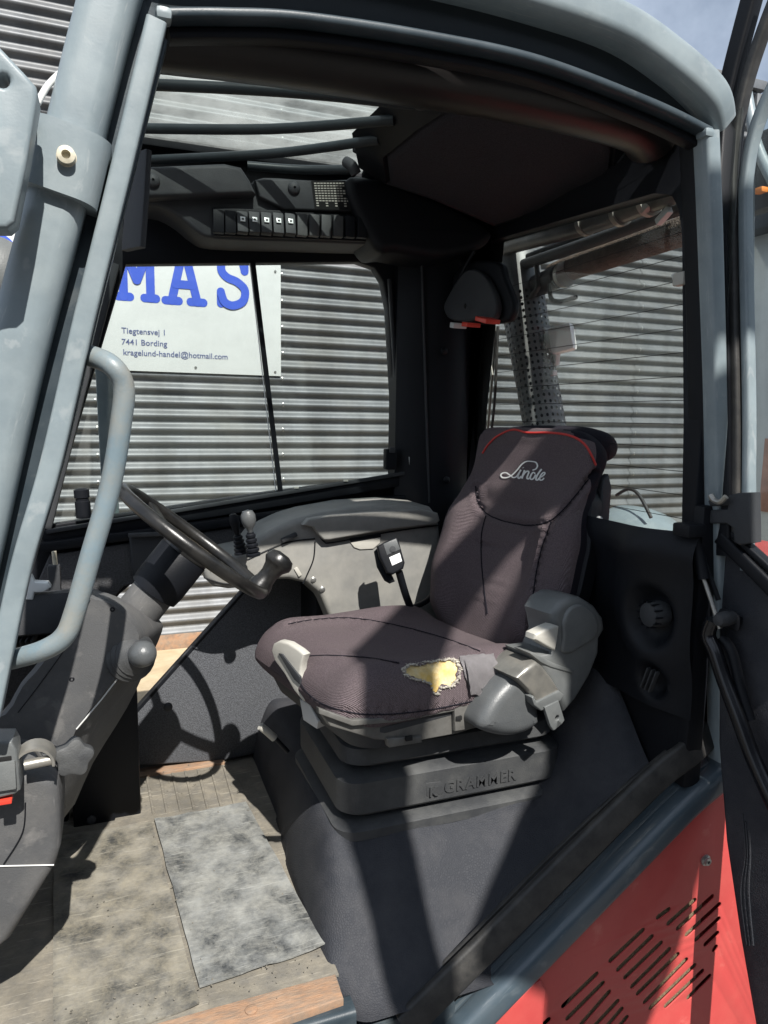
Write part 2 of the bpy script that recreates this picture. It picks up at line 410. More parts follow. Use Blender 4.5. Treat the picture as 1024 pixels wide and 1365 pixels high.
LS = [['c', (.9, .78), (.8, .95), (.5, 1.02), (.15, .9), (.1, .7), (.3, .56), (.65, .48), (.92, .32), (.85, .08), (.5, -.03), (.2, .03), (.08, .2)], [(.92, 1), (.92, .72)], [(.07, 0), (.07, .25)]]
LO = [['c', (.5, 1), (.12, .85), (0, .5), (.12, .15), (.5, 0), (.88, .15), (1, .5), (.88, .85), (.5, 1)]]
lz0 = at(230, 400, Y=SY).z
lx = [at(158, 400, Y=SY).x, at(221, 405, Y=SY).x, at(292, 410, Y=SY).x]
wd = at(208, 405, Y=SY).x - lx[0]
letter(LM, lx[0], lz0, wd, .33); letter(LA, lx[1], lz0-.005, wd*1.05, .33); letter(LS, lx[2], lz0, wd*.82, .33)
letter(LO, at(-32, 400, Y=SY).x, lz0, wd*.95, .33)
FL = Matrix(((1, 0, 0), (0, 0, -1), (0, 1, 0))).to_4x4()
def onsign(px, py):
    M = FL.copy(); p = at(px, py, Y=SY-.0085); M.translation = p; return M
for s_, x_, y_ in (('Tiegtensvej 1', 162, 444), ('7441 Bording', 162, 459), ('kragelund-handel@hotmail.com', 164, 473)):
    text('lettering', s_, onsign(x_, y_), .056, MT['bluetext'], sign, off=.0005, spacing=1.0)
# round blue emblem further left on the board
ec = at(18, 272, Y=SY)
plate('emblem', [[at(6, 235, Y=SY-.011), at(45, 240, Y=SY-.011), at(34, 302, Y=SY-.011), at(6, 298, Y=SY-.011)]], MT['blue'], sign, (0, -1, 0), .002, .0003)
M_ = onsign(12, 285); M_.translation.y -= .004; text('lettering', 'OF', M_, .17, MT['white'], sign, off=.004)
for p in ((367, 362), (367, 496), (261, 490)):
    latheo('board_screw', at(*p, Y=SY-.006), (0, -1, 0), [(.0, .006), (.008, .006), (.011, 0)], MT['bolt'], sign, 10)

# yard behind, seen past the open door
bh = empty('pale_building', (9.2, 5, -.6), 'pale rendered building with orange brick panels beyond the open cab door', 'building')
boxo('wall', (9.2, 5, 1.3), (5, 4, 3.8), MT['plaster'], bh)
for k in range(4):
    for z in (.6, 1.9):
        boxo('brick_panel', (6.69, 3.4+k*.95, z), (.04, .5, .8), MT['brick'], bh)
boxo('roof', (9.2, 5, 3.3), (5.5, 4.5, .2), MT['charcoal'], bh)
pk = empty('parked_forklift', (3.4, .6, -.6), 'second grey forklift parked beyond the open cab door', 'forklift')
def PF(x, y): return at(x, y, X=3.2)
tube('guard_tube', [PF(985, 60), PF(1000, 150), PF(1013, 205), PF(1060, 300), PF(1100, 420)], .028, MT['paint'], pk)
tube('guard_post', [PF(1003, 200), PF(1001, 400), PF(1004, 640), PF(1006, 820)], .016, MT['paint'], pk)
boxo('rear_panel', at(1040, 222, X=3.4), (.1, .5, .42), MT['charcoal'], pk, bev=.02)
boxo('body', (3.6, .0, .25), (1.0, .9, 1.1), MT['paint_dark'], pk, bev=.05)
boxo('work_light', at(1014, 254, X=3.3), (.05, .06, .03), MT['orange'], pk, bev=.01)

# ================================================================== FORKLIFT
def sm0(a, b, x):
    t = max(0, min(1, (x-a)/(b-a))); return t*t*(3-2*t)
FK = empty('forklift', (.45, .55, -.6), 'red and grey forklift with open cab door, worn driver seat and steering wheel inside', 'forklift')
NY = (0, -1, 0)

# floor
plate('cab_floor', [[(-.5, .05, -.001), (.4, .05, -.001), (.46, 1.16, -.001), (-.5, 1.16, -.001)]], MT['ribmat'], FK, (0, 0, 1), .05, .003)
mt = plate('floor_mat', [[at(*p, Z=.006) for p in [(176, 1032), (297, 1012), (320, 1040), (350, 1120), (440, 1268), (452, 1298), (250, 1358), (120, 1420), (-40, 1460), (-40, 1290), (60, 1120), (150, 1100)]]], MT['ribmat'], FK, (0, 0, 1), .008, .002)
for k in range(7):   # moulded ribs at the back of the mat
    x0 = 196+k*17
    bar('mat_rib', [at(x0, 1036-k*2.6, Z=.0075), at(x0+9+k, 1085-k*2, Z=.0075)], rrect(.008, .005, .002, 2), (0, 0, 1), MT['ribmat'], FK, smooth=False)
from mathutils import noise as mno
def sheet(q, z0, m_, lab, lift, sd):
    bm = bmesh.new(); rows = []; n = 44
    Q = [at(*p, Z=z0) for p in q]
    for i in range(n+1):
        row = []
        for j in range(n+1):
            u_, v_ = i/n, j/n
            p = (Q[0]*(1-u_)+Q[1]*u_)*(1-v_)+(Q[3]*(1-u_)+Q[2]*u_)*v_
            ed = min(u_, 1-u_, v_, 1-v_)
            jx = mno.noise(Vector((u_*7+sd, v_*7, 1)))*.0025*(1 if ed < .01 else .2); jy = mno.noise(Vector((u_*7, v_*7+sd, 5)))*.0025*(1 if ed < .01 else .2)
            h = .0025*mno.noise(Vector((u_*4+sd, v_*4, 3)))+.0012*mno.noise(Vector((u_*14, v_*14, sd)))
            for cu_, cv_, am in lift: h += am*math.exp(-((u_-cu_)**2+(v_-cv_)**2)/.012)
            row.append(p+Vector((jx, jy, max(0, h)+.0012)))
        rows.append(row)
    skin(bm, rows, closed=False, cap=False); bmesh.ops.recalc_face_normals(bm, faces=bm.faces)
    bmesh.ops.solidify(bm, geom=list(bm.faces), thickness=.0032)
    o = new('rubber_sheet', fix(bm), m_, None, 40)
    return tag(o, lab, 'rubber sheet')
sheet([(206, 1093), (328, 1069), (434, 1262), (266, 1316)], .0145, MT['rubsheet'], 'grey scuffed rubber sheet nearest the seat, lying on the cab floor mat', ((1, 1, .008), (0, 0, .004), (.5, 1, .004), (1, .4, .003)), 2)
sheet([(72, 1116), (202, 1096), (266, 1340), (70, 1408)], .0095, MT['rubsheet2'], 'dark muddy rubber sheet below the steering console, left of the paler sheet', ((1, 1, .006), (1, .0, .0), (.0, .5, .004)), 9)
bm = bmesh.new()
for k in range(420):
    x = random.uniform(-.35, .38); y = random.choice((random.uniform(.08, 1.1), random.gauss(.12, .03), random.gauss(1.0, .05))); 
    v0 = bmesh.ops.create_icosphere(bm, subdivisions=1, radius=random.uniform(.0006, .0022))['verts']
    bmesh.ops.transform(bm, matrix=Matrix.Translation((x, y, .0175 if random.random() < .6 else .009)) @ Matrix.Rotation(random.random()*3, 4, 'Z') @ Matrix.Diagonal((1.6, .8, .5, 1)), verts=v0)
gr_ = new('floor_grit', bm, MT['ribmat'], FK); gr_['kind'] = 'stuff'
def strip(name, a, b, c, d, z):
    plate(name, [[at(*p, Z=z) for p in (a, b, c, d)]], MT['rust'], FK, (0, 0, 1), .02, .002)
strip('threshold_strip', (205, 1365), (447, 1298), (458, 1330), (300, 1385), .012)
strip('threshold_strip', (176, 1026), (296, 1006), (300, 1016), (177, 1036), .014)
latheo('threshold_bolt', at(335, 1347, Z=.012), (0, 0, 1), [(.012, 0), (.012, .003), (.008, .005), (.0, .005)], MT['rust'], FK)
bar('floor_edge', [at(40, 1500, Z=.0), at(300, 1400, Z=-.03), at(470, 1350, Z=-.03)], rrect(.05, .05, .012), (0, 0, 1), MT['paint_dark'], FK, smooth=False)

# far side panel with the window opening and the lower foot window
FY = 1.16
win = L([(168, 352), (478, 349), (500, 357), (511, 375), (518, 410), (531, 634), (360, 656), (66, 700), (118, 520)], Y=FY)
low = L([(160, 792), (174, 780), (240, 764), (330, 748), (352, 752), (330, 782), (172, 958), (110, 1020), (118, 840)], Y=FY)
plate('side_panel', [[(-.34, FY, 0), (.45, FY, 0), (1.24, FY, .3), (1.24, FY, 1.98), (.02, FY, 1.98), (-.1, FY, 1.66), (-.31, FY, .85)], win, low], MT['black'], FK, NY, .05, .006)
def gasket(name, loop, r, off, m):
    bm = bmesh.new(); lp = spline([p+Vector(off) for p in loop], 6, True); secs = []
    n = len(lp); pr = circ(r, 8)
    for i, p in enumerate(lp):
        t = (lp[(i+1) % n]-lp[i-1]).normalized(); b = Vector(off).normalized() if Vector(off).length else Vector((0, -1, 0))
        a = b.cross(t).normalized(); secs.append([p+a*x+b*y for x, y in pr])
    secs.append(secs[0]); skin(bm, secs, cap=False); bmesh.ops.remove_doubles(bm, verts=bm.verts, dist=1e-6)
    return new(name, fix(bm), m, FK)
gl_ = plate('side_window', [[(-.2, FY+.0, .80), (.98, FY+.0, .9), (.98, FY+.0, 1.66), (-.02, FY+.0, 1.66)]], MT['glass'], FK, NY, .004, .0005)
gl_.location.y = .03
# window frame rails
bar('window_rail', [at(58, 716, Y=FY-.03), at(556, 636, Y=FY-.03)], rrect(.042, .035, .004, 2), NY, MT['black'], FK, smooth=False)
bar('window_rail', [at(62, 709, Y=FY-.055), at(556, 628, Y=FY-.055)], rrect(.012, .012, .002, 2), NY, MT['charcoal'], FK, smooth=False)
bar('window_rail', [at(56, 728, Y=FY-.04), at(556, 662, Y=FY-.04)], rrect(.03, .05, .005, 2), NY, MT['black'], FK, smooth=False)
bar('window_divider', [at(337, 350, Y=FY-.01), at(374, 656, Y=FY-.01)], rrect(.016, .012, .002, 2), NY, MT['black'], FK, smooth=False)
bar('window_frame', [at(519, 372, Y=FY-.012), at(527, 500, Y=FY-.012), at(534, 634, Y=FY-.012)], rrect(.012, .016, .003, 2), NY, MT['charcoal'], FK)
bar('pane_edge', [at(333, 350, Y=FY+.012), at(368, 656, Y=FY+.012)], rrect(.0025, .006, .001, 1), NY, MT['lamp'], FK, smooth=False)
bar('window_frame', [at(153, 352, Y=FY-.02), at(108, 520, Y=FY-.02), at(62, 704, Y=FY-.02)], rrect(.03, .03, .006, 2), NY, MT['charcoal'], FK, smooth=False)
lt = boxo('window_latch', at(520, 612, Y=FY-.06), (.042, .03, .072), MT['black'], FK, bev=.006)
boxo('latch_button', at(523, 600, Y=FY-.08), (.02, .012, .02), MT['charcoal'], lt, bev=.004)
lt = latheo('window_latch', at(112, 690, Y=FY-.04), (.0-.05, 0, 1), [(.022, 0), (.022, .05), (.019, .052), (.019, .06), (.022, .062), (.022, .085), (.012, .09)], MT['black'], FK)
plate('sticker', [L([(545, 609), (553, 609), (556, 648), (548, 648)], Y=FY-.07)], MT['silver'], FK, NY, .001, .0002)
plate('sticker_mark', [L([(547.5, 613), (552.5, 613), (553, 621), (548, 621)], Y=FY-.0715)], MT['hole'], FK, NY, .001, .0002)
for x in (395, 461): boxo('rail_clip', at(x, 650-(x-395)*.14, Y=FY-.062), (.016, .006, .006), MT['offwhite'], FK, bev=.001)
# outside post seen through the window
bar('mirror_post', [at(138, 480, Y=1.5), at(150, 720, Y=1.5)], rrect(.055, .03, .004, 2), NY, MT['paint'], FK, smooth=False)

# trim below the window, kick panel
tr = plate('trim_panel', [L([(66, 740), (400, 690), (565, 668), (600, 690), (600, 780), (345, 748), (240, 766), (165, 782), (150, 800), (110, 815), (40, 800)], Y=FY-.045)], MT['trim'], FK, NY, .02, .006)
pc = plate('pocket', [L([(172, 716), (232, 706), (238, 768), (178, 774)], Y=FY-.07)], MT['charcoal'], FK, NY, .03, .006)
boxo('pocket_lip', at(203, 712, Y=FY-.085), (.14, .02, .012), MT['base'], pc, bev=.003)
kp = plate('kick_panel', [L([(334, 776), (352, 760), (420, 765), (450, 900), (338, 1006), (300, 1014), (176, 1022), (172, 960)], Y=1.08)], MT['carpet'], FK, NY, .035, .008)
bar('kick_panel_edge', L([(346, 762), (328, 786), (170, 962), (173, 1023)], Y=1.09), rrect(.012, .02, .004, 2), NY, MT['black'], FK, smooth=False)
latheo('panel_screw', at(224, 942, Y=1.045), NY, [(.014, 0), (.014, .004), (.009, .008), (0, .009)], MT['charcoal'], FK)

# front lower box and floor wall left
boxo('pedal_housing', (-.045, .9, .17), (.18, .12, .42), MT['black'], FK, bev=.008)
boxo('pedal_housing', (-.2, .93, .17), (.1, .1, .42), MT['black'], FK, bev=.008)
latheo('housing_bolt', at(122, 1092, Y=.838), NY, [(.012, 0), (.012, .006), (.006, .008), (0, .008)], MT['charcoal'], FK)
boxo('front_bulkhead', (-.5, .6, .25), (.05, 1.1, .6), MT['black'], FK)
boxo('dash_lower', (-.3, 1.0, .38), (.34, .2, .5), MT['trim'], FK, bev=.02)

# dashboard behind the grab rail
ds = boxo('dashboard', (-.24, .8, .64), (.3, .42, .1), MT['charcoal'], FK, rot=Matrix.Rotation(R(-12), 3, 'X'), bev=.02)
c = at(58, 842, Y=.68)
boxo('display', c+Vector((0, 0, .0)), (.09, .03, .06), MT['black'], ds, rot=Matrix.Rotation(R(-50), 3, 'X'), bev=.006)
for k in range(5): boxo('vent_slat', c+Vector((-.055+k*.012, -.03+.0*k, .01)), (.004, .05, .07), MT['charcoal'], ds, rot=Matrix.Rotation(R(-35), 3, 'X')@Matrix.Rotation(R(25), 3, 'Y'), bev=.001)
latheo('gauge_hood', at(60, 815, Y=.74), (0, -.5, 1), [(.06, -.01), (.06, .0), (.045, .012), (0, .014)], MT['console'], ds)
bk = plate('hinge_bracket', [L([(34, 765), (42, 768), (46, 776), (64, 777), (68, 783), (58, 790), (46, 790), (44, 800), (30, 800)], Y=.6)], MT['lamp'], FK, NY, .03, .004)
boxo('wiper_link', at(73, 775, Y=.8), (.03, .03, .09), MT['charcoal'], FK, bev=.006)
tube('wiper_pin', [at(72, 735, Y=.8), at(75, 762, Y=.8)], .006, MT['boltbeige'], FK, smooth=False)

# corner post
bm = bmesh.new()
pl = [(.93, 1.19), (.93, 1.125), (.962, 1.095), (1.03, 1.06), (1.09, 1.045), (1.15, 1.055), (1.195, 1.085), (1.2, 1.19)]
skin(bm, [[Vector((x, y, z)) for x, y in pl] for z in (.3, .8, 1.2, 1.66, 1.95)]); new('corner_post', fix(bm), MT['black'], FK)
for y in (468, 640): latheo('trim_clip', at(592 if y < 500 else 595, y, Y=1.043), NY, [(.013, 0), (.013, .004), (.008, .008), (0, .009)], MT['black'], FK)
bar('post_seam', [at(562, 345, Y=1.06), at(572, 670, Y=1.06)], rrect(.006, .012, .002, 2), NY, MT['charcoal'], FK, smooth=False)

# rear wall
RX = 1.21; NX = (-1, 0, 0)
rw = L([(610, 345), (655, 318), (770, 284), (872, 254), (897, 256), (907, 275), (912, 310), (914, 560), (911, 737), (806, 702), (640, 664), (622, 655), (608, 465)], X=RX)
plate('rear_wall', [[(RX, .018, .32), (RX, .018, 1.76), (RX, .09, 1.88), (RX, 1.2, 1.95), (RX, 1.2, .3)], rw], MT['black'], FK, NX, .05, .006)
gl_ = plate('rear_window', [[(RX+.03, .0, .75), (RX+.03, 1.1, .75), (RX+.03, 1.1, 1.8), (RX+.03, .0, 1.8)]], MT['glassrear'], FK, NX, .004, .0005)
for k in range(13):
    z = .93+k*.0545
    tube('heating_wire', [(RX+.024, .03, z), (RX+.024, .96, z)], .0008, MT['hole'], gl_, smooth=False, seg=4)
bar('rear_sill', [at(800, 700, X=RX-.02), at(900, 735, X=RX-.02)], rrect(.01, .02, .003, 2), NX, MT['boltbeige'], FK, smooth=False)
# moulded lower rear panel with its pockets
bm = bmesh.new(); n1, n2 = 60, 60
def sm0(a, b, x):
    t = max(0, min(1, (x-a)/(b-a))); return t*t*(3-2*t)
def rp(y, z):
    x = RX-.004-.026*sm0(-.02, .1, y)
    x -= .035*math.exp(-((z-.87)/.05)**2)*.5 + .03*max(0, min(1, (z-.45)/.4))*sm0(0, .15, y)
    d = math.hypot((y-.07)/.085, (z-.735)/.105)         # raised island towards the door
    x -= .02/(1+math.exp((d-1.6)*6))
    for (cy, cz, ry, rz, dp) in ((.085, .7, .048, .066, .045), (.08, .545, .03, .04, .03)):
        d = math.hypot((y-cy)/ry, (z-cz)/rz); x += dp/(1+math.exp((d-1)*9))
    return x
rows = []
for i in range(n1+1):
    y = -.018+1.0*(i/n1)**1.4
    rows.append([Vector((rp(y, z), y, z)) for z in [.48+(.43*j/n2) for j in range(n2+1)]])
skin(bm, rows, closed=False, cap=False)
lp_ = new('lower_rear_panel', bm, MT['black'], FK, 60)
kb = latheo('vent_knob', (RX-.03, .085, .705), NX, [(.032, -.02), (.032, .012), (.028, .022), (.012, .026), (0, .026)], MT['charcoal'], FK)
for k in range(12):
    a = k*math.pi/6; boxo('knob_rib', (RX-.047, .085+.031*math.cos(a), .705+.031*math.sin(a)), (.022, .004, .004), MT['black'], kb, bev=.001)
for k in range(3): boxo('vent_slat', (RX-.035, .07+.014*k, .545), (.012, .004, .06), MT['charcoal'], FK, rot=Matrix.Rotation(R(20), 3, 'X'), bev=.001)

# engine cover (vinyl) under the seat
def sillz(x): return -.16+(x-.63)*.705
bm = bmesh.new(); rows = []
xs = [.345, .36, .375, .395, .42, .46, .52, .6, .7, .8, .9, 1.0, 1.1, 1.2]
ys = [-.005, .02, .05, .08, .12, .16, .2, .25, .3, .4, .5, .6, .7, .8, .9, 1.0, 1.1, 1.16]
def hood(x, y):
    top = .2+.31*sm0(.98, 1.2, x)
    edge = max(-.05, min(sillz(x)+.03, top+.06))
    t = max(0, min(1, (.3-y)/.3)); t = t*t*(3-2*t)
    z = top*(1-t)+edge*t
    xf = .385+.03*sm0(.35, .8, y)          # front edge rounds down to the floor
    d = (x-xf)/.075
    if d < 1: z = z*max(0, math.sin(max(0, d)*math.pi/2))**.7 - .0
    if x < xf: z = -.02
    return z + .004*math.sin(x*23+y*11)*math.sin(y*17)
X2 = [.345+.855*i/90 for i in range(91)]; Y2 = [-.005+1.165*j/70 for j in range(71)]
for x in X2: rows.append([Vector((x, y, hood(x, y))) for y in Y2])
skin(bm, rows, closed=False, cap=False); new('engine_cover', fix(bm), MT['vinyl'], FK, 60)
tube('cover_edge', [(x, y, z) for x, y, z in ((.4, 1.05, .19), (.43, .6, .19))], .004, MT['offwhite'], FK) if 0 else None

# door sill (painted beam, glossy lip, dusty rubber)
def P0(x, y, Y=0): return at(x, y, Y=Y)
bar('sill_beam', [P0(966, 1008), P0(958, 1032), P0(908, 1076), P0(790, 1196), P0(690, 1298), P0(610, 1380), P0(540, 1450)], rrect(.064, .06, .02, 4), NY, MT['sillpaint'], FK)
bar('sill_lip', [P0(957, 985, .025), P0(945, 1012, .025), P0(905, 1046, .025), P0(786, 1166, .025), P0(660, 1294, .025), P0(560, 1395, .025)], rrect(.012, .03, .005, 3), NY, MT['sillpaint'], FK)
bar('sill_rubber', [P0(946, 976, .02), P0(936, 988, .01), P0(915, 1006, .0), P0(872, 1040, .0), P0(770, 1140, .0), P0(660, 1250, .0), P0(540, 1369, .0)], rrect(.062, .022, .008, 3), (0, -1, .3), MT['rubber'], FK)
bar('cover_rim', [at(925, 968, Y=.03), at(900, 992, Y=.05), at(838, 1044, Y=.06), at(737, 1138, Y=.06), at(640, 1236, Y=.06), at(530, 1345, Y=.06)], rrect(.008, .01, .003, 2), NY, MT['rubber'], FK)

# red engine hatch with slots
def slot(a, b, r=.0072):
    a, b = Vector(a), Vector(b); N = Vector(NY); d = (b-a); d.normalize(); n = N.cross(d); out = []
    for k in range(7):
        t = math.pi/2+math.pi*k/6; out.append(a+d*(math.cos(t)*r)+n*(math.sin(t)*r))
    for k in range(7):
        t = -math.pi/2+math.pi*k/6; out.append(b+d*(math.cos(t)*r)+n*(math.sin(t)*r))
    return out
def zp(x, y): return (640+x/2.667, 1040+y/2.667)
SL_ = [((634, 487), (670, 461)), ((671, 509), (762, 428)), ((705, 526), (825, 415)), ((736, 548), (850, 443)), ((770, 566), (848, 494)), ((803, 583), (843, 545)), ((833, 603), (838, 594)),
       ((466, 640), (578, 535)), ((493, 672), (610, 558)), ((518, 700), (643, 580)), ((543, 732), (672, 603)), ((563, 757), (702, 621)), ((588, 787), (732, 640)), ((608, 809), (762, 660)), ((662, 802), (790, 680)), ((742, 772), (815, 698)),
       ((298, 802), (413, 691)), ((313, 846), (436, 723)), ((343, 888), (458, 755)), ((370, 915), (488, 788)), ((405, 930), (503, 815)), ((440, 940), (521, 845)), ((190, 905), (243, 853))]
RY = -.012
hat = plate('engine_hatch', [L([(975, 1045), (955, 1062), (726, 1292), (600, 1418), (640, 1560), (1100, 1560), (1100, 1000)], Y=RY)] + [slot(at(*zp(*a), Y=RY), at(*zp(*b), Y=RY)) for a, b in SL_], MT['red'], FK, NY, .003, .0005)
plate('hatch_gauze', [[(.7, -.0045, -.6), (1.3, -.0045, -.6), (1.3, -.0045, .15), (.95, -.0045, -.1)]], MT['mesh'], hat, NY, .004, .0005)
latheo('hatch_bolt', at(940, 1146, Y=RY), NY, [(.0135, 0), (.0135, .004), (.009, .006), (.009, .011), (.004, .012), (.004, .006), (0, .006)], MT['bolt'], hat)
plate('hatch_flange', [L([(560, 1462), (661, 1362), (712, 1312), (722, 1308), (728, 1320), (722, 1400), (700, 1500), (560, 1560)], Y=RY-.006)], MT['red'], hat, NY, .012, .004)
# body side below the floor
boxo('chassis_side', (.1, .04, -.33), (1.1, .05, .5), MT['paint_dark'], FK, bev=.01)
boxo('step', (-.1, -.06, -.35), (.7, .2, .03), MT['charcoal'], FK, bev=.005)
boxo('engine_block', (1.0, .6, -.2), (.5, .9, .55), MT['hole'], FK, bev=.01)
boxo('rear_body', (1.9, .58, .1), (1.1, 1.1, 1.2), MT['red'], FK, bev=.08)
for sx, sy in ((1.95, -.06), (1.95, 1.22), (-.75, -.06), (-.75, 1.22)):
    wh = latheo('wheel', (sx, sy, -.25), (0, 1, 0), [(.12, -.1), (.2, -.12), (.33, -.11), (.35, -.07), (.35, .07), (.33, .11), (.2, .12), (.12, .1)], MT['rubber'], FK, 32)
    latheo('rim', (sx, sy, -.25), (0, 1, 0), [(.0, -.06), (.19, -.075), (.2, -.125), (.2, .125), (.19, .075), (0, .06)], MT['paint'], wh, 32)

# ---- near side frame: front pillar, roof beam, seal flange, rear post
bar('front_pillar', [P0(-95, 1000), P0(-42, 760), P0(24, 470), P0(93, 210), P0(150, -10), P0(205, -170)], rrect(.08, .08, .026, 5), NY, MT['paint'], FK, ang=50)
bar('seal_channel', [P0(-22, 900, .03), P0(30, 690, .03), P0(82, 470, .03), P0(140, 240, .03), P0(190, 20, .03), P0(205, -60, .03)], rrect(.05, .03, .006, 2), NY, MT['paint_dark'], FK)
bar('door_flange', [P0(-12, 950, .0), P0(28, 760, .0), P0(68, 620, .0), P0(112, 430, .0), P0(160, 235, .0), P0(208, 34, .0)], rrect(.03, .045, .005, 3), NY, MT['paint'], FK)
bar('flange_step', [P0(6, 880, .02), P0(48, 730, .02), P0(86, 600, .02), P0(128, 420, .02), P0(178, 222, .02), P0(219, 60, .02)], rrect(.008, .04, .003, 2), NY, MT['paint_dark'], FK)
rbp = [P0(120, -130), P0(200, -92), P0(300, -80), P0(430, -68), P0(560, -40), P0(690, -6), P0(815, 37), P0(890, 86), P0(938, 130), P0(948, 164, .02)]
bar('roof_beam', rbp, rrect(.068, .085, .02, 5), NY, MT['paint'], FK, ang=50)
bar('roof_seal', [P0(190, -20, .03), P0(300, -8, .03), P0(420, 0, .03), P0(560, 17, .03), P0(700, 44, .03), P0(820, 86, .03), P0(900, 122, .03), P0(940, 156, .03)], rrect(.085, .03, .006, 2), NY, MT['barpaint'], FK)
fl = [P0(226, 24, .0), P0(300, 24, .0), P0(404, 29, .0), P0(570, 54, .0), P0(717, 86, .0), P0(865, 142, .0), P0(940, 178, .0)]
bar('roof_flange', fl, rrect(.016, .04, .006, 3), NY, MT['paint_dark'], FK)
bar('roof_flange_inner', [p+Vector((0, .02, -.018)) for p in fl], rrect(.016, .03, .004, 2), NY, MT['black'], FK)
boxo('weld_joint', P0(218, 22, -.01), (.024, .03, .018), MT['paint'], FK, bev=.007)
boxo('weld_joint', P0(940, 179, -.01), (.024, .03, .018), MT['paint'], FK, bev=.007)
bar('rear_post', [P0(941, 178, .0), P0(947, 330, .0), P0(953, 560, .0), P0(957, 830, .0), P0(959, 1010, .0)], rrect(.036, .045, .008, 3), NY, MT['paint'], FK)
bar('rear_post_seal', [P0(921, 170, .035), P0(928, 330, .035), P0(934, 560, .035), P0(941, 830, .035), P0(950, 990, .035)], rrect(.028, .05, .008, 3), NY, MT['black'], FK)
0 and bar('rear_post_outer', [P0(972, 160, .02), P0(978, 560, .02), P0(975, 1000, .02)], rrect(.03, .05, .008, 3), NY, MT['paint'], FK)
# clamp bracket with its bolt, mirror bracket, mirror
cl = bar('clamp', [P0(78, 268, -.005), P0(88, 225, -.005), P0(98, 182, -.005)], rrect(.108, .1, .03, 5), NY, MT['paint'], FK, smooth=False, ang=50)
latheo('clamp_bolt', P0(89, 211, -.05), NY, [(.015, 0), (.015, .004), (.012, .006), (.012, .017), (.006, .018), (.005, .01), (0, .01)], MT['boltbeige'], cl)
mb = plate('mirror_bracket', [L([(-60, 10), (0, 62), (32, 96), (48, 114), (50, 128), (36, 215), (20, 295), (10, 304), (-60, 304)], Y=-.14), [at(4+9*math.cos(a*math.pi/6), 107+9*math.sin(a*math.pi/6), Y=-.14) for a in range(12)]], MT['paint'], FK, NY, .05, .006, seg=3)
plate('bracket_rear_plate', [L([(14, 262), (24, 258), (16, 296), (-30, 306), (-30, 290)], Y=-.08)], MT['boltbeige'], FK, NY, .04, .004)
tube('bracket_rod', [P0(50, 138, -.04), P0(64, 114, -.02), P0(86, 92, .03)], .0045, MT['silver'], FK)
boxo('bracket_pin', P0(41, 166, -.06), (.014, .02, .02), MT['charcoal'], FK, bev=.003)
mr = latheo('mirror_housing', at(-8, 368, Y=.25), (.25, -1, .1), [(.0, .05), (.03, .048), (.06, .03), (.072, .0), (.07, -.03), (.03, -.05)], MT['pivot'], FK)
boxo('mirror_foot', at(4, 398, Y=.25), (.03, .02, .03), MT['black'], FK, bev=.004)

# grab rail
tube('grab_rail', [P0(96, 468, .05), P0(120, 474, .02), P0(150, 488, -.01), P0(165, 515, -.01), P0(162, 560, -.01), P0(148, 645, -.01), P0(120, 745, -.01), P0(100, 815, -.01), P0(86, 848, -.01), P0(60, 866, .0), P0(20, 878, .03), P0(-10, 884, .05)], .0165, MT['railpaint'], FK, n=6)
vs = plate('visor_plate', [L([(186, 208), (190, 262), (186, 328), (180, 333), (164, 300), (166, 262), (180, 208)], Y=.18)], MT['charcoal'], FK, (-.55, -1, 0), .012, .003) if 0 else bar('visor_plate', [at(186, 205, Y=.2), at(183, 262, Y=.2), at(178, 332, Y=.2)], rrect(.012, .07, .004, 2), (0.5, -1, 0), MT['charcoal'], FK, smooth=False)

# ---- roof
bar('roof_duct', [at(205, 52, Y=.1), at(360, 72, Y=.1), at(520, 98, Y=.1), at(670, 124, Y=.12), at(790, 152, Y=.14), at(850, 172, Y=.17), at(868, 190, Y=.2)], [(x*.047, y*.06) for x, y in circ(1, 18)], NY, MT['roll'], FK)
def RF(x, y, z=1.9): return at(x, y, Z=z)
# roof slab pieces around the glass
boxo('roof_skin', (1.05, .66, 1.985), (.3, 1.0, .03), MT['paint_dark'], FK)
boxo('roof_side', (.3, .09, 1.94), (.95, .13, .03), MT['black'], FK)
boxo('roof_side', (.3, 1.15, 1.96), (.95, .08, .05), MT['black'], FK)
boxo('roof_header', (.0, .6, 1.93), (.05, 1.1, .05), MT['paint_dark'], FK, bev=.012)
rg = plate('roof_glass', [[(0.0, .1, 1.955), (.92, .1, 1.955), (.92, 1.15, 1.955), (0, 1.15, 1.955)]], MT['roofglass'], FK, (0, 0, -1), .006, .001)
for a, b, c_, z in (((185, 112), (380, 122), (560, 140), 1.91), ((180, 171), (360, 172), (525, 160), 1.9), ((180, 214), (360, 205), (505, 186), 1.89), ((330, 221), (400, 226), (470, 226), 1.89)):
    tube('roof_bar', [RF(*a, z), RF(*c_, z)] if 0 else [RF(*a, z), RF(*b, z), RF(*c_, z)], .013, MT['barpaint'], FK, n=6)
# ends of the openings
plate('roof_web', [[RF(*p, 1.915) for p in [(556, 118), (538, 152), (546, 166), (500, 180), (512, 192), (470, 204), (492, 214), (482, 238), (640, 330), (720, 240), (640, 110)]]], MT['black'], FK, (0, 0, -1), .02, .006)
tube('roof_nozzle', [RF(475, 232, 1.86), RF(470, 222, 1.88), RF(462, 216, 1.9)], .016, MT['charcoal'], FK)
latheo('roof_button', RF(562, 132, 1.895), (0, 0, -1), [(.022, 0), (.022, .012), (.014, .02), (0, .022)], MT['charcoal'], FK)
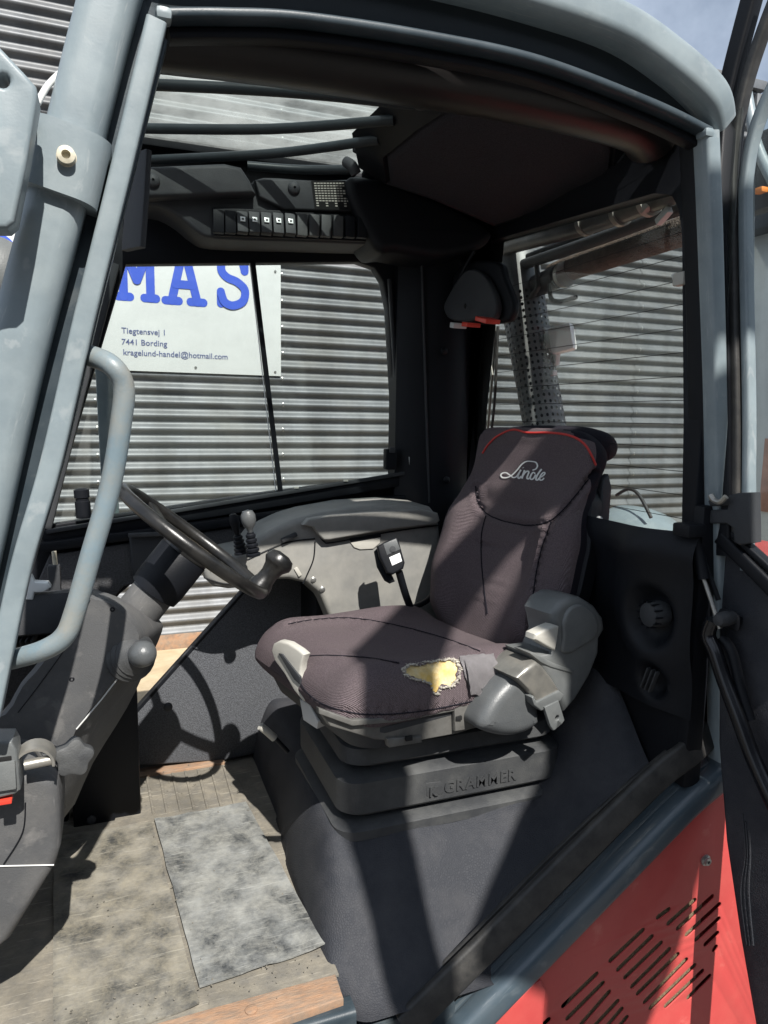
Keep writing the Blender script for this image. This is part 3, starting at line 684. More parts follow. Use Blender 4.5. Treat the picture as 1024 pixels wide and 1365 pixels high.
# headliner
def ring(pts): return [at(x, y, Z=z) for x, y, z in pts]
lin = [(516, 208, 1.86), (560, 172, 1.87), (613, 138, 1.88), (700, 143, 1.86), (792, 163, 1.83), (810, 175, 1.82), (815, 197, 1.81), (811, 238, 1.79), (795, 250, 1.79), (725, 275, 1.785), (660, 297, 1.78), (640, 288, 1.785), (580, 262, 1.81), (520, 242, 1.84)]
lp1 = ring(lin)
bm = bmesh.new(); pillow(bm, lp1, (0, 0, -1), [(1.0, .0), (.985, .008), (.93, .012), (.5, .014), (.02, .014)], back=.03)
new('headliner', bm, MT['liner'], FK, 50)
c0 = sum((Vector(p) for p in lp1), Vector())/len(lp1)
bm = bmesh.new(); secs = [[p+Vector((0, 0, .004)) for p in lp1], [c0+(p-c0)*1.035+Vector((0, 0, -.006)) for p in lp1], [c0+(p-c0)*1.07+Vector((0, 0, .0)) for p in lp1], [c0+(p-c0)*1.3+Vector((0, 0, .05)) for p in lp1]]
skin(bm, secs, cap=False); new('headliner_surround', fix(bm), MT['black'], FK, 50)
# rounded module in the far rear corner
plate('roof_module', [spline(L([(462, 240), (520, 240), (580, 262), (630, 288), (655, 304), (657, 318), (640, 332), (590, 344), (530, 335), (500, 328)], Y=.93), 4, True)], MT['black'], FK, NY, .2, .03, seg=4, ang=60)

# ---- overhead switch console on the far side
OY = .98
oc = plate('overhead_console', [spline(L([(178, 244), (318, 246), (352, 236), (420, 240), (490, 240), (520, 262), (525, 318), (502, 325), (400, 322), (290, 318), (262, 308), (240, 290), (215, 276), (178, 268)], Y=OY), 3, True)], MT['charcoal'], FK, NY, .16, .01, seg=3)
plate('console_cover', [L([(178, 222), (300, 217), (322, 222), (334, 240), (342, 258), (178, 264)], Y=OY-.045)], MT['charcoal'], oc, NY, .08, .014, seg=4)
plate('console_shelf', [L([(340, 240), (352, 238), (480, 242), (482, 282), (380, 279), (346, 262)], Y=OY-.02)], MT['charcoal'], oc, NY, .04, .006)
plate('switch_recess', [L([(284, 276), (498, 286), (500, 322), (286, 314)], Y=OY-.012)], MT['black'], oc, NY, .02, .003)
for k in range(13):
    x = 291+k*15.9; y = 296+k*.65
    hgt = .05
    pp = at(x, y, Y=OY-.03)
    kind = 'black' if k < 2 or k > 10 else ('charcoal' if k < 7 else 'base')
    sw = boxo('rocker_switch', pp, (.031, .022, .062), MT[kind], oc, rot=Matrix.Rotation(R(-14 if 2 <= k < 7 else 0), 3, 'X'), bev=.003)
    if 2 <= k < 7:
        boxo('switch_icon', pp+Vector((0, -.0135, .008)), (.014, .0012, .014), MT['lamp'], oc, rot=Matrix.Rotation(R(-14), 3, 'X'), bev=.0003)
        boxo('switch_symbol', pp+Vector((0, -.0145, .008)), (.006, .0012, .005), MT['hole'], oc, rot=Matrix.Rotation(R(-14), 3, 'X')@Matrix.Rotation(R(45*(k % 2)), 3, 'Y'), bev=.0002)
for p, yy in (((204, 241), OY-.047), ((392, 251), OY-.021)):
    latheo('cover_screw', at(*p, Y=yy), NY, [(.019, 0), (.018, .004), (.012, .009), (.004, .011), (.003, .006), (0, .006)], MT['charcoal'], oc)
lb = plate('load_chart', [L([(415, 241), (470, 241), (476, 246), (475, 280), (420, 279)], Y=OY-.0215)], MT['hole'], oc, NY, .0015, .0003)
bm = bmesh.new(); q = L([(418, 243), (468, 243), (471, 277), (422, 276)], Y=OY-.0225)
def bil(u, v): return (q[0]*(1-u)+q[1]*u)*(1-v)+(q[3]*(1-u)+q[2]*u)*v
for k in range(12):
    for j in range(10):
        if j > 7 and k % 3: continue
        if k > 8 and j in (2, 5): continue
        a, b = (k+.12)/12, (k+.88)/12; c_, d = (j+.15)/10, (j+.62)/10
        bm.faces.new([bm.verts.new(bil(*uv)) for uv in ((a, c_), (b, c_), (b, d), (a, d))])
o = new('chart_print', bm, MT['offwhite'], oc); o['kind'] = 'stuff'

# ---- armrest console on the far side
AY = .84
ao = [(268, 745), (274, 740), (300, 742), (329, 736), (343, 718), (363, 706), (389, 694), (416, 686), (470, 676), (530, 672), (575, 676), (586, 690), (590, 740), (590, 830), (440, 830), (424, 790), (408, 778), (385, 773), (360, 774), (330, 784), (305, 786), (285, 783), (273, 772)]
ar = plate('armrest_console', [L(ao, Y=AY)], MT['armrest'], FK, NY, .22, .02, seg=5, ang=50)
plate('storage_lid', [L([(404, 700), (412, 692), (440, 687), (500, 682), (560, 679), (584, 684), (587, 694), (583, 699), (520, 706), (440, 720), (432, 720), (424, 712), (418, 703)], Y=AY-.026)], MT['armrest'], ar, NY, .25, .006, seg=4, ang=50)
for s_ in (L([(425, 712), (432, 722), (445, 723), (520, 709), (586, 700)], Y=AY-.001), L([(420, 722), (418, 745), (410, 765), (404, 778)], Y=AY-.001), L([(330, 746), (380, 724), (420, 718)], Y=AY-.001), L([(272, 770), (300, 778), (330, 775), (360, 760)], Y=AY-.001)):
    tube('console_seam', s_, .0022, MT['black'], ar, seg=6)
gr = plate('lid_grip', [L([(466, 722), (508, 714), (507, 724), (498, 732), (480, 733), (472, 730)], Y=AY-.004)], MT['offwhite'], ar, NY, .006, .003, seg=3)
plate('grip_shadow_gap', [L([(466, 718), (508, 711), (508, 716), (468, 723)], Y=AY-.006)], MT['black'], ar, NY, .004, .001)
plate('lid_pad', [[at(405, 692, Y=AY+.02), at(440, 686, Y=AY+.0), at(560, 680, Y=AY), at(578, 682, Y=AY+.04), at(540, 678, Y=AY+.16), at(460, 681, Y=AY+.17)]], MT['armrest'], ar, (0, 0, 1), .01, .004) if 0 else None
for p in ((418, 773), (430, 786)): latheo('console_screw', at(*p, Y=AY), NY, [(.009, -.002), (.009, .001), (.006, .003), (0, .003)], MT['bolt'], ar, 12)
boxo('armrest_latch', at(397, 762, Y=AY), (.012, .01, .03), MT['offwhite'], ar, rot=Matrix.Rotation(R(-30), 3, 'Y'), bev=.003)
boxo('console_button', at(385, 716, Y=AY-.0), (.05, .03, .012), MT['charcoal'], ar, rot=Matrix.Rotation(R(-22), 3, 'Y'), bev=.004)
boxo('console_button', at(362, 722, Y=AY+.05), (.04, .03, .012), MT['pivot'], ar, rot=Matrix.Rotation(R(-22), 3, 'Y'), bev=.004)
boxo('armrest_support', (.83, 1.0, .42), (.5, .2, .5), MT['black'], FK, bev=.02)
# control levers
def lever(px, py, tipx, tipy, Y, kr, col, n=5, br=.02):
    b = at(px, py, Y=Y); t = at(tipx, tipy, Y=Y); ax = (t-b); h = ax.length; ax.normalize()
    pr = []
    for i in range(n):
        z0 = h*.62*i/n; r = br*(1-.4*i/n); pr += [(r, z0), (r*1.02, z0+h*.62/n*.5), (r*.72, z0+h*.62/n*.75), (r*.72, z0+h*.62/n)]
    o = latheo('control_lever', b, ax, pr, MT['base'] if col == 'console' else MT['black'], FK, 20)
    latheo('lever_knob', b+ax*h*.6, ax, [(.006, 0), (.009, .012), (kr*.75, .02), (kr, .035), (kr*.98, .05), (kr*.7, .062), (0, .066)], MT[col], o, 20)
lever(338, 741, 331, 690, .74, .0205, 'pivot_dark')
lever(322, 738, 313, 697, .82, .014, 'black')

# seat belt buckle
bs = tube('buckle_stalk', [at(548, 812, Y=.7), at(540, 790, Y=.69), at(532, 762, Y=.68)], .011, MT['black'], FK)
BN = (-.25, -1, .25)
bo = at(522, 745, Y=.67)
def PB(pts, off=0): return [at(x, y, P=bo+Vector(BN).normalized()*off, N=Vector(BN)) for x, y in pts]
bu = plate('belt_buckle', [PB([(503, 728), (512, 723), (528, 716), (531, 718), (540, 750), (538, 758), (524, 766), (516, 764), (506, 742)])], MT['black'], FK, BN, .03, .006, seg=3)
plate('buckle_button', [PB([(511, 725), (528, 718), (534, 732), (516, 740)], .001)], MT['pivot_dark'], bu, BN, .004, .001)
latheo('buckle_dot', PB([(523.5, 732)], .001)[0], BN, [(.009, 0), (.009, .002), (0, .0025)], MT['charcoal'], bu, 16)
plate('buckle_label', [PB([(519, 743), (533, 737), (536, 748), (523, 754)], .002)], MT['white'], bu, BN, .001, .0002)
plate('buckle_back', [PB([(499, 735), (506, 728), (520, 760), (527, 775), (520, 778), (513, 774), (503, 756)], -.03)], MT['black'], bu, BN, .02, .006)
tube('belt_cable', [at(595, 740, Y=.86), at(582, 778, Y=.8), at(570, 800, Y=.76), at(545, 812, Y=.74)], .009, MT['black'], FK)

# ---- steering console, column and wheel
near = [(112, 800), (128, 796), (150, 802), (176, 822), (190, 845), (184, 865), (163, 897), (102, 975), (70, 1060), (50, 1085), (0, 1085), (-60, 1050), (-60, 985), (4, 953), (28, 915), (58, 881)]
far = [(112, 791), (136, 789), (160, 797), (196, 812), (214, 828), (216, 842), (196, 888), (169, 944), (124, 1017), (84, 1092), (0, 1110), (-60, 1080), (-60, 985), (2, 950), (28, 910), (56, 876)]
mid = [((a[0]*.7+b[0]*.3), (a[1]*.7+b[1]*.3)) for a, b in zip(near, far)]
cn = sum(p[0] for p in near)/16, sum(p[1] for p in near)/16
nin = [(cn[0]+(x-cn[0])*.955, cn[1]+(y-cn[1])*.975) for x, y in near]
bm = bmesh.new()
skin(bm, [spline(L(nin, Y=.365), 3, True), spline(L(near, Y=.378), 3, True), spline(L(mid, Y=.41), 3, True), spline(L(far, Y=.5), 3, True), spline(L(far, Y=.62), 3, True)])
sc_ = new('steering_console', fix(bm), MT['console'], FK, 28)
tube('console_seam', [at(168, 890, Y=.368), at(135, 933, Y=.366), at(102, 972, Y=.364)], .0016, MT['silver'], sc_, seg=6, smooth=False)
kn = latheo('indicator_boot', at(175, 874, Y=.385), (.45, -1, .35), [(.056, -.02), (.056, .002), (.05, .008), (.05, .012), (.044, .018), (.044, .022), (.038, .027), (.036, .031), (.03, .036), (.024, .044)], MT['base'], sc_)
latheo('indicator_knob', at(175, 874, Y=.385)+Vector((.45, -1, .35)).normalized()*.03, (.45, -1, .35), [(.018, 0), (.025, .006), (.0285, .02), (.0275, .036), (.021, .049), (.01, .055), (0, .057)], MT['pivot_dark'], sc_)
bm = bmesh.new(); ax = Vector((.15, -1, .12)).normalized(); u = ax.orthogonal().normalized(); v = ax.cross(u); kc = at(97, 1006, Y=.2)
secs = []
for h, s_ in ((-.02, .7), (0, .95), (.004, 1), (.02, 1), (.026, .95), (.028, .82), (.028, .1)):
    secs.append([kc+ax*h+(u*math.cos(a)+v*math.sin(a))*(.033+.004*math.cos(5*a))*s_ for a in [2*math.pi*i/60 for i in range(60)]])
skin(bm, secs); new('star_knob', fix(bm), MT['base'], FK, 40)
WC = at(259, 722, Y=.5); AX = Vector((.63, -.008, .775)).normalized()
cb = WC-AX*.30
col = latheo('steering_column', cb, AX, [(.05, -.03), (.05, .16), (.05, .165)], MT['console'], FK, 32)
latheo('column_collar', cb, AX, [(.0505, .15), (.058, .152), (.061, .175), (.061, .26), (.05, .275), (.04, .28)], MT['black'], col, 32)
whl = None
bm = bmesh.new(); u = AX.orthogonal().normalized(); v = AX.cross(u); secs = []; RW = .2
for i in range(73):
    a = 2*math.pi*i/72; d = u*math.cos(a)+v*math.sin(a)
    secs.append([WC+AX*.0+d*RW+(d*x*1.0+AX*y*1.15) for x, y in circ(.0132, 12)])
skin(bm, secs, cap=False); bmesh.ops.remove_doubles(bm, verts=bm.verts, dist=1e-6)
whl = new('steering_wheel', fix(bm), MT['wheel'], FK)
latheo('wheel_hub', WC-AX*.035, AX, [(.035, -.02), (.06, 0), (.062, .018), (.05, .028), (0, .03)], MT['wheel'], whl)
xr = (Vector((1, 0, 0))-AX*AX.x).normalized(); yr = AX.cross(xr)
for a in (0, 125, 235):
    d = xr*math.cos(R(a))+yr*math.sin(R(a)); s2 = AX.cross(d)
    bar('wheel_spoke', [WC-AX*.02+d*.04, WC-AX*.014+d*.12, WC+d*.19], rrect(.034, .012, .005, 2), AX, MT['wheel'], whl)
sp = WC+(xr*.985-yr*.15).normalized()*.188+AX*.01
kbx = latheo('spinner_knob', sp, AX, [(.03, -.008), (.028, .006), (.023, .018), (.022, .035), (.026, .052), (.033, .062), (.036, .066), (.036, .076), (.03, .088), (.014, .094), (0, .094)], MT['wheel'], whl)

# near lower left: lever cover with lock bracket
cv = plate('side_cover', [L([(-80, 1035), (47, 1033), (66, 1036), (76, 1046), (80, 1077), (81, 1130), (73, 1157), (12, 1256), (-80, 1330)], Y=.12)], MT['console'], FK, NY, .16, .018, seg=4, ang=50)
tube('cover_seam', [at(-20, 1155, Y=.118), at(72, 1153, Y=.119)], .0013, MT['silver'], cv, seg=6, smooth=False)
tube('cover_seam', [at(5, 1152, Y=.118), at(30, 1110, Y=.118), at(34, 1070, Y=.118)], .0013, MT['black'], cv, seg=6)
bm = bmesh.new(); kc = at(47, 1014, Y=.1); secs = []
for i in range(15):
    a = R(190-200*i/14); 
    secs.append([kc+Vector((math.cos(a)*r*1.05, yy, math.sin(a)*r)) for r, yy in ((.031, -.022), (.027, -.022), (.027, .022), (.031, .022))])
skin(bm, secs); cb_ = new('lock_shackle', fix(bm), MT['steel'], FK, 50)
tube('lock_pin', [at(33, 1020, Y=.09), at(72, 1012, Y=.09)], .009, MT['steel'], cb_, smooth=False)
lk = plate('lock_block', [L([(-30, 990), (16, 989), (22, 1000), (27, 1054), (20, 1060), (-30, 1072)], Y=.06)], MT['pivot'], FK, NY, .06, .006)
boxo('lock_block_slot', at(0, 1014, Y=.06), (.035, .008, .012), MT['hole'], lk, bev=.002)
boxo('lock_plate', at(8, 1034, Y=.056), (.03, .008, .05), MT['pivot'], lk, bev=.003)
boxo('red_mark', at(8, 1066, Y=.07), (.02, .02, .008), MT['redplastic'], lk, bev=.002)

# ================================================================== OUTSIDE THE REAR WINDOW
def XR(x, y, X=1.48): return at(x, y, X=X)
tube('exhaust_pipe', [XR(640, 372), XR(700, 352), XR(800, 318), XR(930, 268)], .02, MT['charcoal'], FK)
mf = tube('muffler', [XR(735, 368, 1.55), XR(760, 358, 1.55), XR(890, 315, 1.55), XR(930, 300, 1.55)], .042, MT['brownheat'], FK, seg=20, scale=lambda t: .75+.25*min(1, min(t, 1-t)*8))
tube('muffler_can', [XR(690, 392, 1.52), XR(745, 368, 1.52)], .04, MT['charcoal'], FK, seg=20)
tube('intake_pipe', [XR(650, 335, 1.42), XR(720, 315, 1.42), XR(790, 296, 1.42), XR(860, 270, 1.42), XR(910, 250, 1.42)], .034, MT['exhaust'], FK, seg=18)
tube('intake_pipe', [XR(700, 345, 1.5), XR(800, 308, 1.5), XR(900, 275, 1.5)], .016, MT['black'], FK)
for x, y, X, r in ((782, 297, 1.42, .04), (828, 283, 1.42, .04), (753, 366, 1.52, .045), (708, 385, 1.52, .044), (866, 268, 1.42, .042)):
    c = XR(x, y, X); latheo('pipe_clamp', c, (0, 1, -.03), [(r-.008, -.009), (r, -.009), (r, .009), (r-.008, .009)], MT['steel' if x != 866 else 'offwhite'], FK)
boxo('bracket', XR(676, 345, 1.45), (.03, .05, .06), MT['offwhite'], FK, rot=Matrix.Rotation(R(20), 3, 'X'), bev=.006)
boxo('bracket', XR(858, 268, 1.4), (.02, .03, .07), MT['offwhite'], FK, rot=Matrix.Rotation(R(-30), 3, 'X'), bev=.006)
boxo('bracket', XR(885, 288, 1.42), (.02, .05, .02), MT['lamp'], FK, rot=Matrix.Rotation(R(-30), 3, 'X'), bev=.004)
tube('fuel_hose', [XR(715, 350), XR(717, 372), XR(716, 385), XR(700, 405), XR(684, 425)], .0095, MT['rubber'], FK)
tube('fuel_hose', [XR(733, 378), XR(735, 398), XR(748, 402), XR(768, 396)], .008, MT['rubber'], FK)
boxo('red_cowl', XR(657, 318, 1.75), (.05, .16, .1), MT['red'], FK, bev=.01)
# perforated heat shield round the stack, every hole cut
a0, a1 = XR(688, 350, 1.5), XR(735, 620, 1.5); axs = (a1-a0); HL = axs.length; axs.normalize()
u = Vector((1, 0, 0)); u = (u-axs*u.dot(axs)).normalized(); v = axs.cross(u); nc, nr_ = 24, 32; bm = bmesh.new()
def sp_(i, j):
    a = 2*math.pi*i/nc; r = .09-.012*min(1, j/nr_*1.6); return a0+axs*(HL*j/nr_)+(u*math.cos(a)+v*math.sin(a))*r
grid = [[bm.verts.new(sp_(i, j)) for i in range(nc)] for j in range(nr_+1)]
for j in range(nr_):
    for i in range(nc):
        q = [grid[j][i], grid[j][(i+1) % nc], grid[j+1][(i+1) % nc], grid[j+1][i]]
        if 5 < j:
            inner = []
            for k in range(8):
                a = -3*math.pi/4+k*math.pi/4
                fi, fj = i+.5+.25*math.cos(a), j+.5+.27*math.sin(a); inner.append(bm.verts.new(sp_(fi, fj)))
            mids = q
            for k in range(4):
                A, B = q[k], q[(k+1) % 4]; i0, i1, i2 = inner[2*k], inner[2*k+1], inner[(2*k+2) % 8]
                bm.faces.new((A, B, i2, i1, i0))
        else: bm.faces.new(q)
hs = new('heat_shield', fix(bm), MT['perf'], FK, 60)
tube('exhaust_stack', [a0+axs*.02, a0+axs*HL], .05, MT['black'], hs, smooth=False, seg=20)
# work lights
def worklight(c, s, name='work_light'):
    o = boxo(name, c, (.05*s, .075*s, .085*s), MT['lamp'], FK, rot=Matrix.Rotation(R(38), 3, 'Z')@Matrix.Rotation(R(-12), 3, 'X'), bev=.012*s)
    for k in range(5): boxo('cooling_fin', c+Vector((-.01+.0*k, .045*s+.009*k, .0)), (.05*s, .004, .08*s), MT['silver'], o, rot=Matrix.Rotation(R(-12), 3, 'X'), bev=.001)
    return o
worklight(XR(750, 452, 1.55), 1.15)
boxo('light_bracket', XR(741, 478, 1.55), (.02, .03, .05), MT['silver'], FK, bev=.006)
boxo('wiper_bracket', XR(738, 497, 1.5), (.02, .02, .02), MT['lamp'], FK, bev=.005)
worklight(XR(634, 480, 1.5), .9)
bar('mirror_post', [XR(612, 455, 1.4), XR(627, 640, 1.4)], rrect(.05, .03, .005, 2), NX, MT['paint'], FK, smooth=False)
for i, (x0, x1, m_) in enumerate(((652, 634, 'rubber'), (656, 640, 'charcoal'), (660, 648, 'steel'), (650, 645, 'rubber'), (664, 652, 'rubber'))):
    tube('cable', [at(x0, 435, X=1.36), at(x0-2, 480, X=1.36), at((x0+x1)/2-3+i, 540, X=1.37), at(x1, 600, X=1.38), at(x1-6, 660, X=1.38)], .0055, MT[m_], FK, seg=8)
tube('white_lead', [at(660, 428, X=1.3), at(652, 445, X=1.3), at(652, 470, X=1.3), at(657, 500, X=1.3)], .003, MT['offwhite'], FK, seg=6)
# round cover behind the cab, with small lines on it
latheo('air_filter', at(846, 735, X=1.75), (0, -.3, 1), [(.17, -.1), (.17, .04), (.16, .09), (.12, .13), (.06, .15), (0, .155)], MT['paint'], FK, 32)
tube('filter_hose', [at(822, 660, X=1.7), at(838, 652, X=1.7), at(852, 660, X=1.7), at(868, 690, X=1.7)], .006, MT['rubber'], FK)
boxo('window_catch', at(908, 372, X=RX-.0), (.02, .035, .03), MT['offwhite'], FK, bev=.006)
tube('catch_wire', [at(898, 366, X=RX), at(903, 378, X=RX), at(914, 374, X=RX), at(920, 382, X=RX)], .005, MT['silver'], FK, seg=8)
boxo('window_stop', at(919, 706, X=RX-.03), (.05, .05, .028), MT['black'], FK, bev=.005)

# belt reel on the corner post
plate('reel_cover', [spline(L([(622, 350), (650, 346), (656, 366), (664, 398), (662, 418), (652, 428), (612, 432), (598, 420), (596, 404), (604, 380)], X=1.12), 4, True)], MT['black'], FK, (-1, -.35, 0), .035, .012, seg=4, ang=60)
plate('reel_face', [spline(L([(618, 362), (634, 362), (646, 392), (646, 418), (636, 426), (608, 428), (600, 416), (602, 400)], X=1.095), 4, True)], MT['charcoal'], FK, (-1, -.35, 0), .03, .008, seg=3, ang=60)
boxo('red_button', at(650, 427, X=1.1), (.05, .075, .014), MT['redplastic'], FK, rot=Matrix.Rotation(R(14), 3, 'X'), bev=.003)
boxo('red_button', at(628, 433, X=1.1), (.05, .04, .014), MT['redplastic'], FK, rot=Matrix.Rotation(R(10), 3, 'X'), bev=.003)
boxo('white_button', at(611, 434, X=1.1), (.05, .03, .018), MT['silver'], FK, rot=Matrix.Rotation(R(10), 3, 'X'), bev=.003)
tube('reel_cable', [at(632, 335, X=1.12), at(618, 360, X=1.1), at(612, 378, X=1.1)], .006, MT['black'], FK, seg=8)
boxo('reel_star', at(620, 408, X=1.085), (.004, .012, .012), MT['hole'], FK, rot=Matrix.Rotation(R(45), 3, 'X'), bev=.001)

# ================================================================== CAB DOOR, swung open on the right
DP = Vector((1.268, -.03, 0)); DN = Vector((-1, -.17, 0)).normalized()
def D(pts, off=0): return [at(x, y, P=DP+DN*off, N=DN) for x, y in pts]
door = plate('cab_door', [D([(963, 722), (1024, 786), (1100, 870), (1100, 1560), (1032, 1500), (1005, 1365), (985, 1250), (966, 1120), (956, 990), (957, 840)])], MT['vinyl'], FK, DN, .05, .012, seg=3)
door['label'] = 'open cab door with black grained lower lining'
bar('belt_rail', D([(963, 716), (1024, 776), (1110, 868)], .008), rrect(.03, .035, .006), DN, MT['black'], door, smooth=False)
bar('belt_rail', D([(975, 708), (1024, 752), (1110, 838)], .002), rrect(.014, .03, .004), DN, MT['black'], door, smooth=False)
bar('door_frame', D([(969, 740), (969, 560), (964, 230), (965, 160), (975, 105), (990, 45), (1018, -60)], .005), rrect(.034, .035, .006), DN, MT['black'], door)
bar('door_seal', D([(982, 740), (983, 560), (978, 300), (980, 200), (992, 125), (1015, 50), (1050, -40)], .0), rrect(.02, .03, .006), DN, MT['rubber'], door)
bar('door_frame', D([(996, 760), (999, 560), (994, 300), (997, 225), (1012, 160), (1045, 90), (1090, 10)], -.01), rrect(.02, .03, .006), DN, MT['paint'], door)
plate('door_glass', [D([(996, 750), (994, 230), (1012, 150), (1090, 20), (1200, 20), (1200, 940)], -.02)], MT['glass'], door, DN, .004, .0005)
hb = plate('hinge_arm', [D([(943, 668), (950, 663), (962, 668), (972, 660), (984, 657), (1000, 657), (1001, 724), (985, 727), (978, 722), (977, 704), (968, 698), (945, 698), (944, 680), (969, 679), (970, 674), (946, 675)], .035)], MT['charcoal'], FK, DN, .04, .004)
tube('hinge_pin', D([(947, 660), (952, 667), (960, 669), (968, 662)], .05), .006, MT['steel'], hb, seg=8)
gs = tube('gas_strut', D([(923, 706), (930, 735), (938, 772)], .05), .0145, MT['black'], FK)
tube('strut_rod', D([(934, 760), (948, 800), (960, 838)], .05), .005, MT['steel'], gs, smooth=False, seg=10)
tube('strut_rod', D([(931, 718), (945, 765), (958, 800)], .03), .0055, MT['black'], gs, smooth=False, seg=8)
latheo('strut_ball', D([(961, 826)], .07)[0], DN, [(.014, -.04), (.016, -.02), (.016, 0), (.012, .01), (0, .014)], MT['charcoal'], FK)
boxo('strut_lug', D([(972, 826)], .03)[0], (.05, .03, .035), MT['black'], FK, rot=Matrix.Rotation(R(25), 3, 'Y'), bev=.008)
tube('door_bar', D([(950, 826), (944, 846), (953, 868), (965, 905), (985, 958), (1004, 1010), (1030, 1068), (1070, 1150)], .05), .0165, MT['gloss'], FK)
tube('door_bar', D([(962, 850), (976, 870), (988, 920), (1000, 960)], .03), .011, MT['black'], FK)
for k in range(3): tube('lining_scuff', D([(990+4*k, 1085+10*k), (994+3*k, 1140), (988+5*k, 1190), (996+4*k, 1260)], .001), .0022, MT['vinyl'], door, seg=5)

# ================================================================== DRIVER SEAT
PH = R(12); SF = Vector((-math.cos(PH), -math.sin(PH), 0)); SN = Vector((math.sin(PH), -math.cos(PH), 0)); SO = Vector((.66, .45, 0)); ZU = Vector((0, 0, 1))
def S3(s, w, z): return SO+SF*s+SN*w+ZU*z
def sm(a, b, x):
    t = max(0, min(1, (x-a)/(b-a))); return t*t*(3-2*t)
# suspension with rubber bellows
bm = bmesh.new(); secs = []
for z, hx, hy in ((.18, .305, .222), (.186, .322, .23), (.208, .322, .23), (.216, .306, .218), (.22, .27, .185), (.232, .268, .183), (.236, .3, .21), (.243, .308, .216), (.318, .305, .2155), (.327, .292, .203), (.332, .252, .17), (.344, .25, .168), (.349, .28, .196), (.356, .29, .204), (.392, .284, .198), (.4, .27, .188), (.405, .235, .155), (.416, .235, .155), (.42, .255, .17), (.43, .258, .173), (.45, .25, .168)):
    secs.append([Vector((.778-.01*(z-.2)/.2+a, .475+b, z-.008)) for a, b in rrect(2*hx, 2*hy, .055, 6)])
skin(bm, secs); seat = new('driver_seat', fix(bm), MT['base'], FK, 32)
seat['label'] = 'swivelled driver seat on a ribbed black suspension, cushion torn at the near edge'
gy = .475-.2168
def gm(px, py):
    M = FL.copy(); M.translation = at(px, py, Y=gy-.001); return M @ Matrix.Rotation(0, 4, 'Z')
text('lettering', 'GRAMMER', gm(592, 1057), .04, MT['base'], seat, ext=.0014, off=.0009, spacing=1.12)
plate('maker_badge', [[p for p in L([(568, 1044), (588, 1042), (590, 1059), (569, 1062)], Y=gy)]], MT['base'], seat, NY, .004, .0008)
text('badge_mark', 'K', gm(572, 1061), .032, MT['base'], seat, ext=.0012, off=.0012).location.y = -.003
# seat pan
bm = bmesh.new(); secs = []
for z, k in ((.425, .9), (.43, .93), (.455, .97), (.475, 1.0), (.485, 1.0)):
    secs.append([S3(-.01+b*k, a*k, z) for a, b in rrect(.5, .52, .07, 5)])
skin(bm, secs); new('seat_pan', fix(bm), MT['charcoal'], seat)
RN = SN
def RP(pts, w=.262): return [at(x, y, P=S3(0, w, 0), N=SN) for x, y in pts]
plate('seat_rail', [RP([(428, 950), (470, 966), (520, 960), (600, 944), (660, 930), (676, 936), (664, 960), (610, 978), (545, 990), (500, 986), (440, 968)], .248)], MT['pan'], seat, SN, .02, .003)
plate('rail_lip', [RP([(425, 944), (470, 960), (530, 956), (606, 942), (606, 948), (530, 963), (470, 968), (426, 952)], .26)], MT['pan'], seat, SN, .014, .002)
plate('rail_plate', [RP([(606, 940), (640, 925), (662, 922), (664, 950), (650, 968), (607, 975)], .262)], MT['pan'], seat, SN, .012, .002)
for x, y in ((611, 957), (646, 951), (545, 984)): boxo('rail_slot', RP([(x, y)], .262)[0], (.016, .008, .01), MT['hole'], seat, bev=.001)
plate('rail_catch', [RP([(516, 985), (562, 982), (563, 990), (520, 997)], .255)], MT['pan'], seat, SN, .02, .003)
# cushion
NS, NT_ = 120, 112
def cush(i, j):
    s = -.285+.575*(i/NS); th = 2*math.pi*j/NT_
    fr = sm(.0, .3, s); e = 0
    W = .268-.012*fr; zc = .525; T = .072; Bt = .06
    q = (s-.175)/.115
    k = math.sqrt(max(0, 1-max(0, q)**2.4)) if q > 0 else 1
    qb = (-.2-s)/.085
    if qb > 0: k *= math.sqrt(max(0, 1-qb**2.4))
    k = max(k, .02)
    c_, s_ = math.cos(th), math.sin(th)
    w_ = (W*(.80+.2*k))*math.copysign(abs(c_)**.42, c_)
    qq = abs(w_)/W
    z = zc+(T if s_ > 0 else Bt)*k*math.copysign(abs(s_)**.55, s_)
    if s_ > 0:
        z += k*abs(s_)*(.026*sm(.5, .86, qq)-.006*(1-qq*qq)+.012*sm(.05, .2, s)-.02*sm(-.1, -.28, s))
        sw = .60+.1*fr
        z += .0022*math.sin(s*31+w_*9)*math.sin(w_*23+2)
    if .82 < qq: z -= .003*k*math.exp(-((z-.527)/.004)**2)
    return S3(s, w_, z)
bm = bmesh.new(); secs = [[cush(i, j) for j in range(NT_)] for i in range(NS+1)]; skin(bm, secs); fix(bm)
bm.normal_update()
bvh = BVHTree.FromBMesh(bm)
def drape(px, py, tree, off=0.0):
    d = (FW + RT2*((px-512)/FPX) + UP2*((682.5-py)/FPX)).normalized()
    h, n, i_, _ = tree.ray_cast(CAM, d)
    if h is None: return None
    if n.dot(d) > 0: n = -n
    return h+n*off
def groove(bm, pts, depth, sig, tree):
    c2 = spline([Vector((x, y, 0)) for x, y in pts], 8); q = [drape(p.x, p.y, tree, 0) for p in c2]; q = [p for p in q if p]
    N_ = len(q)
    bm.normal_update(); mv = []
    for v_ in bm.verts:
        if v_.normal.dot(CAM-v_.co) < -.05: continue
        dd, ki = min(((v_.co-p).length_squared, k_) for k_, p in enumerate(q[::2]))
        dd = dd/sig**2
        if dd < 9: mv.append((v_, v_.normal*(-depth*math.exp(-dd)+depth*.35*math.exp(-(math.sqrt(dd)-2)**2))))
    for v_, d_ in mv: v_.co += d_
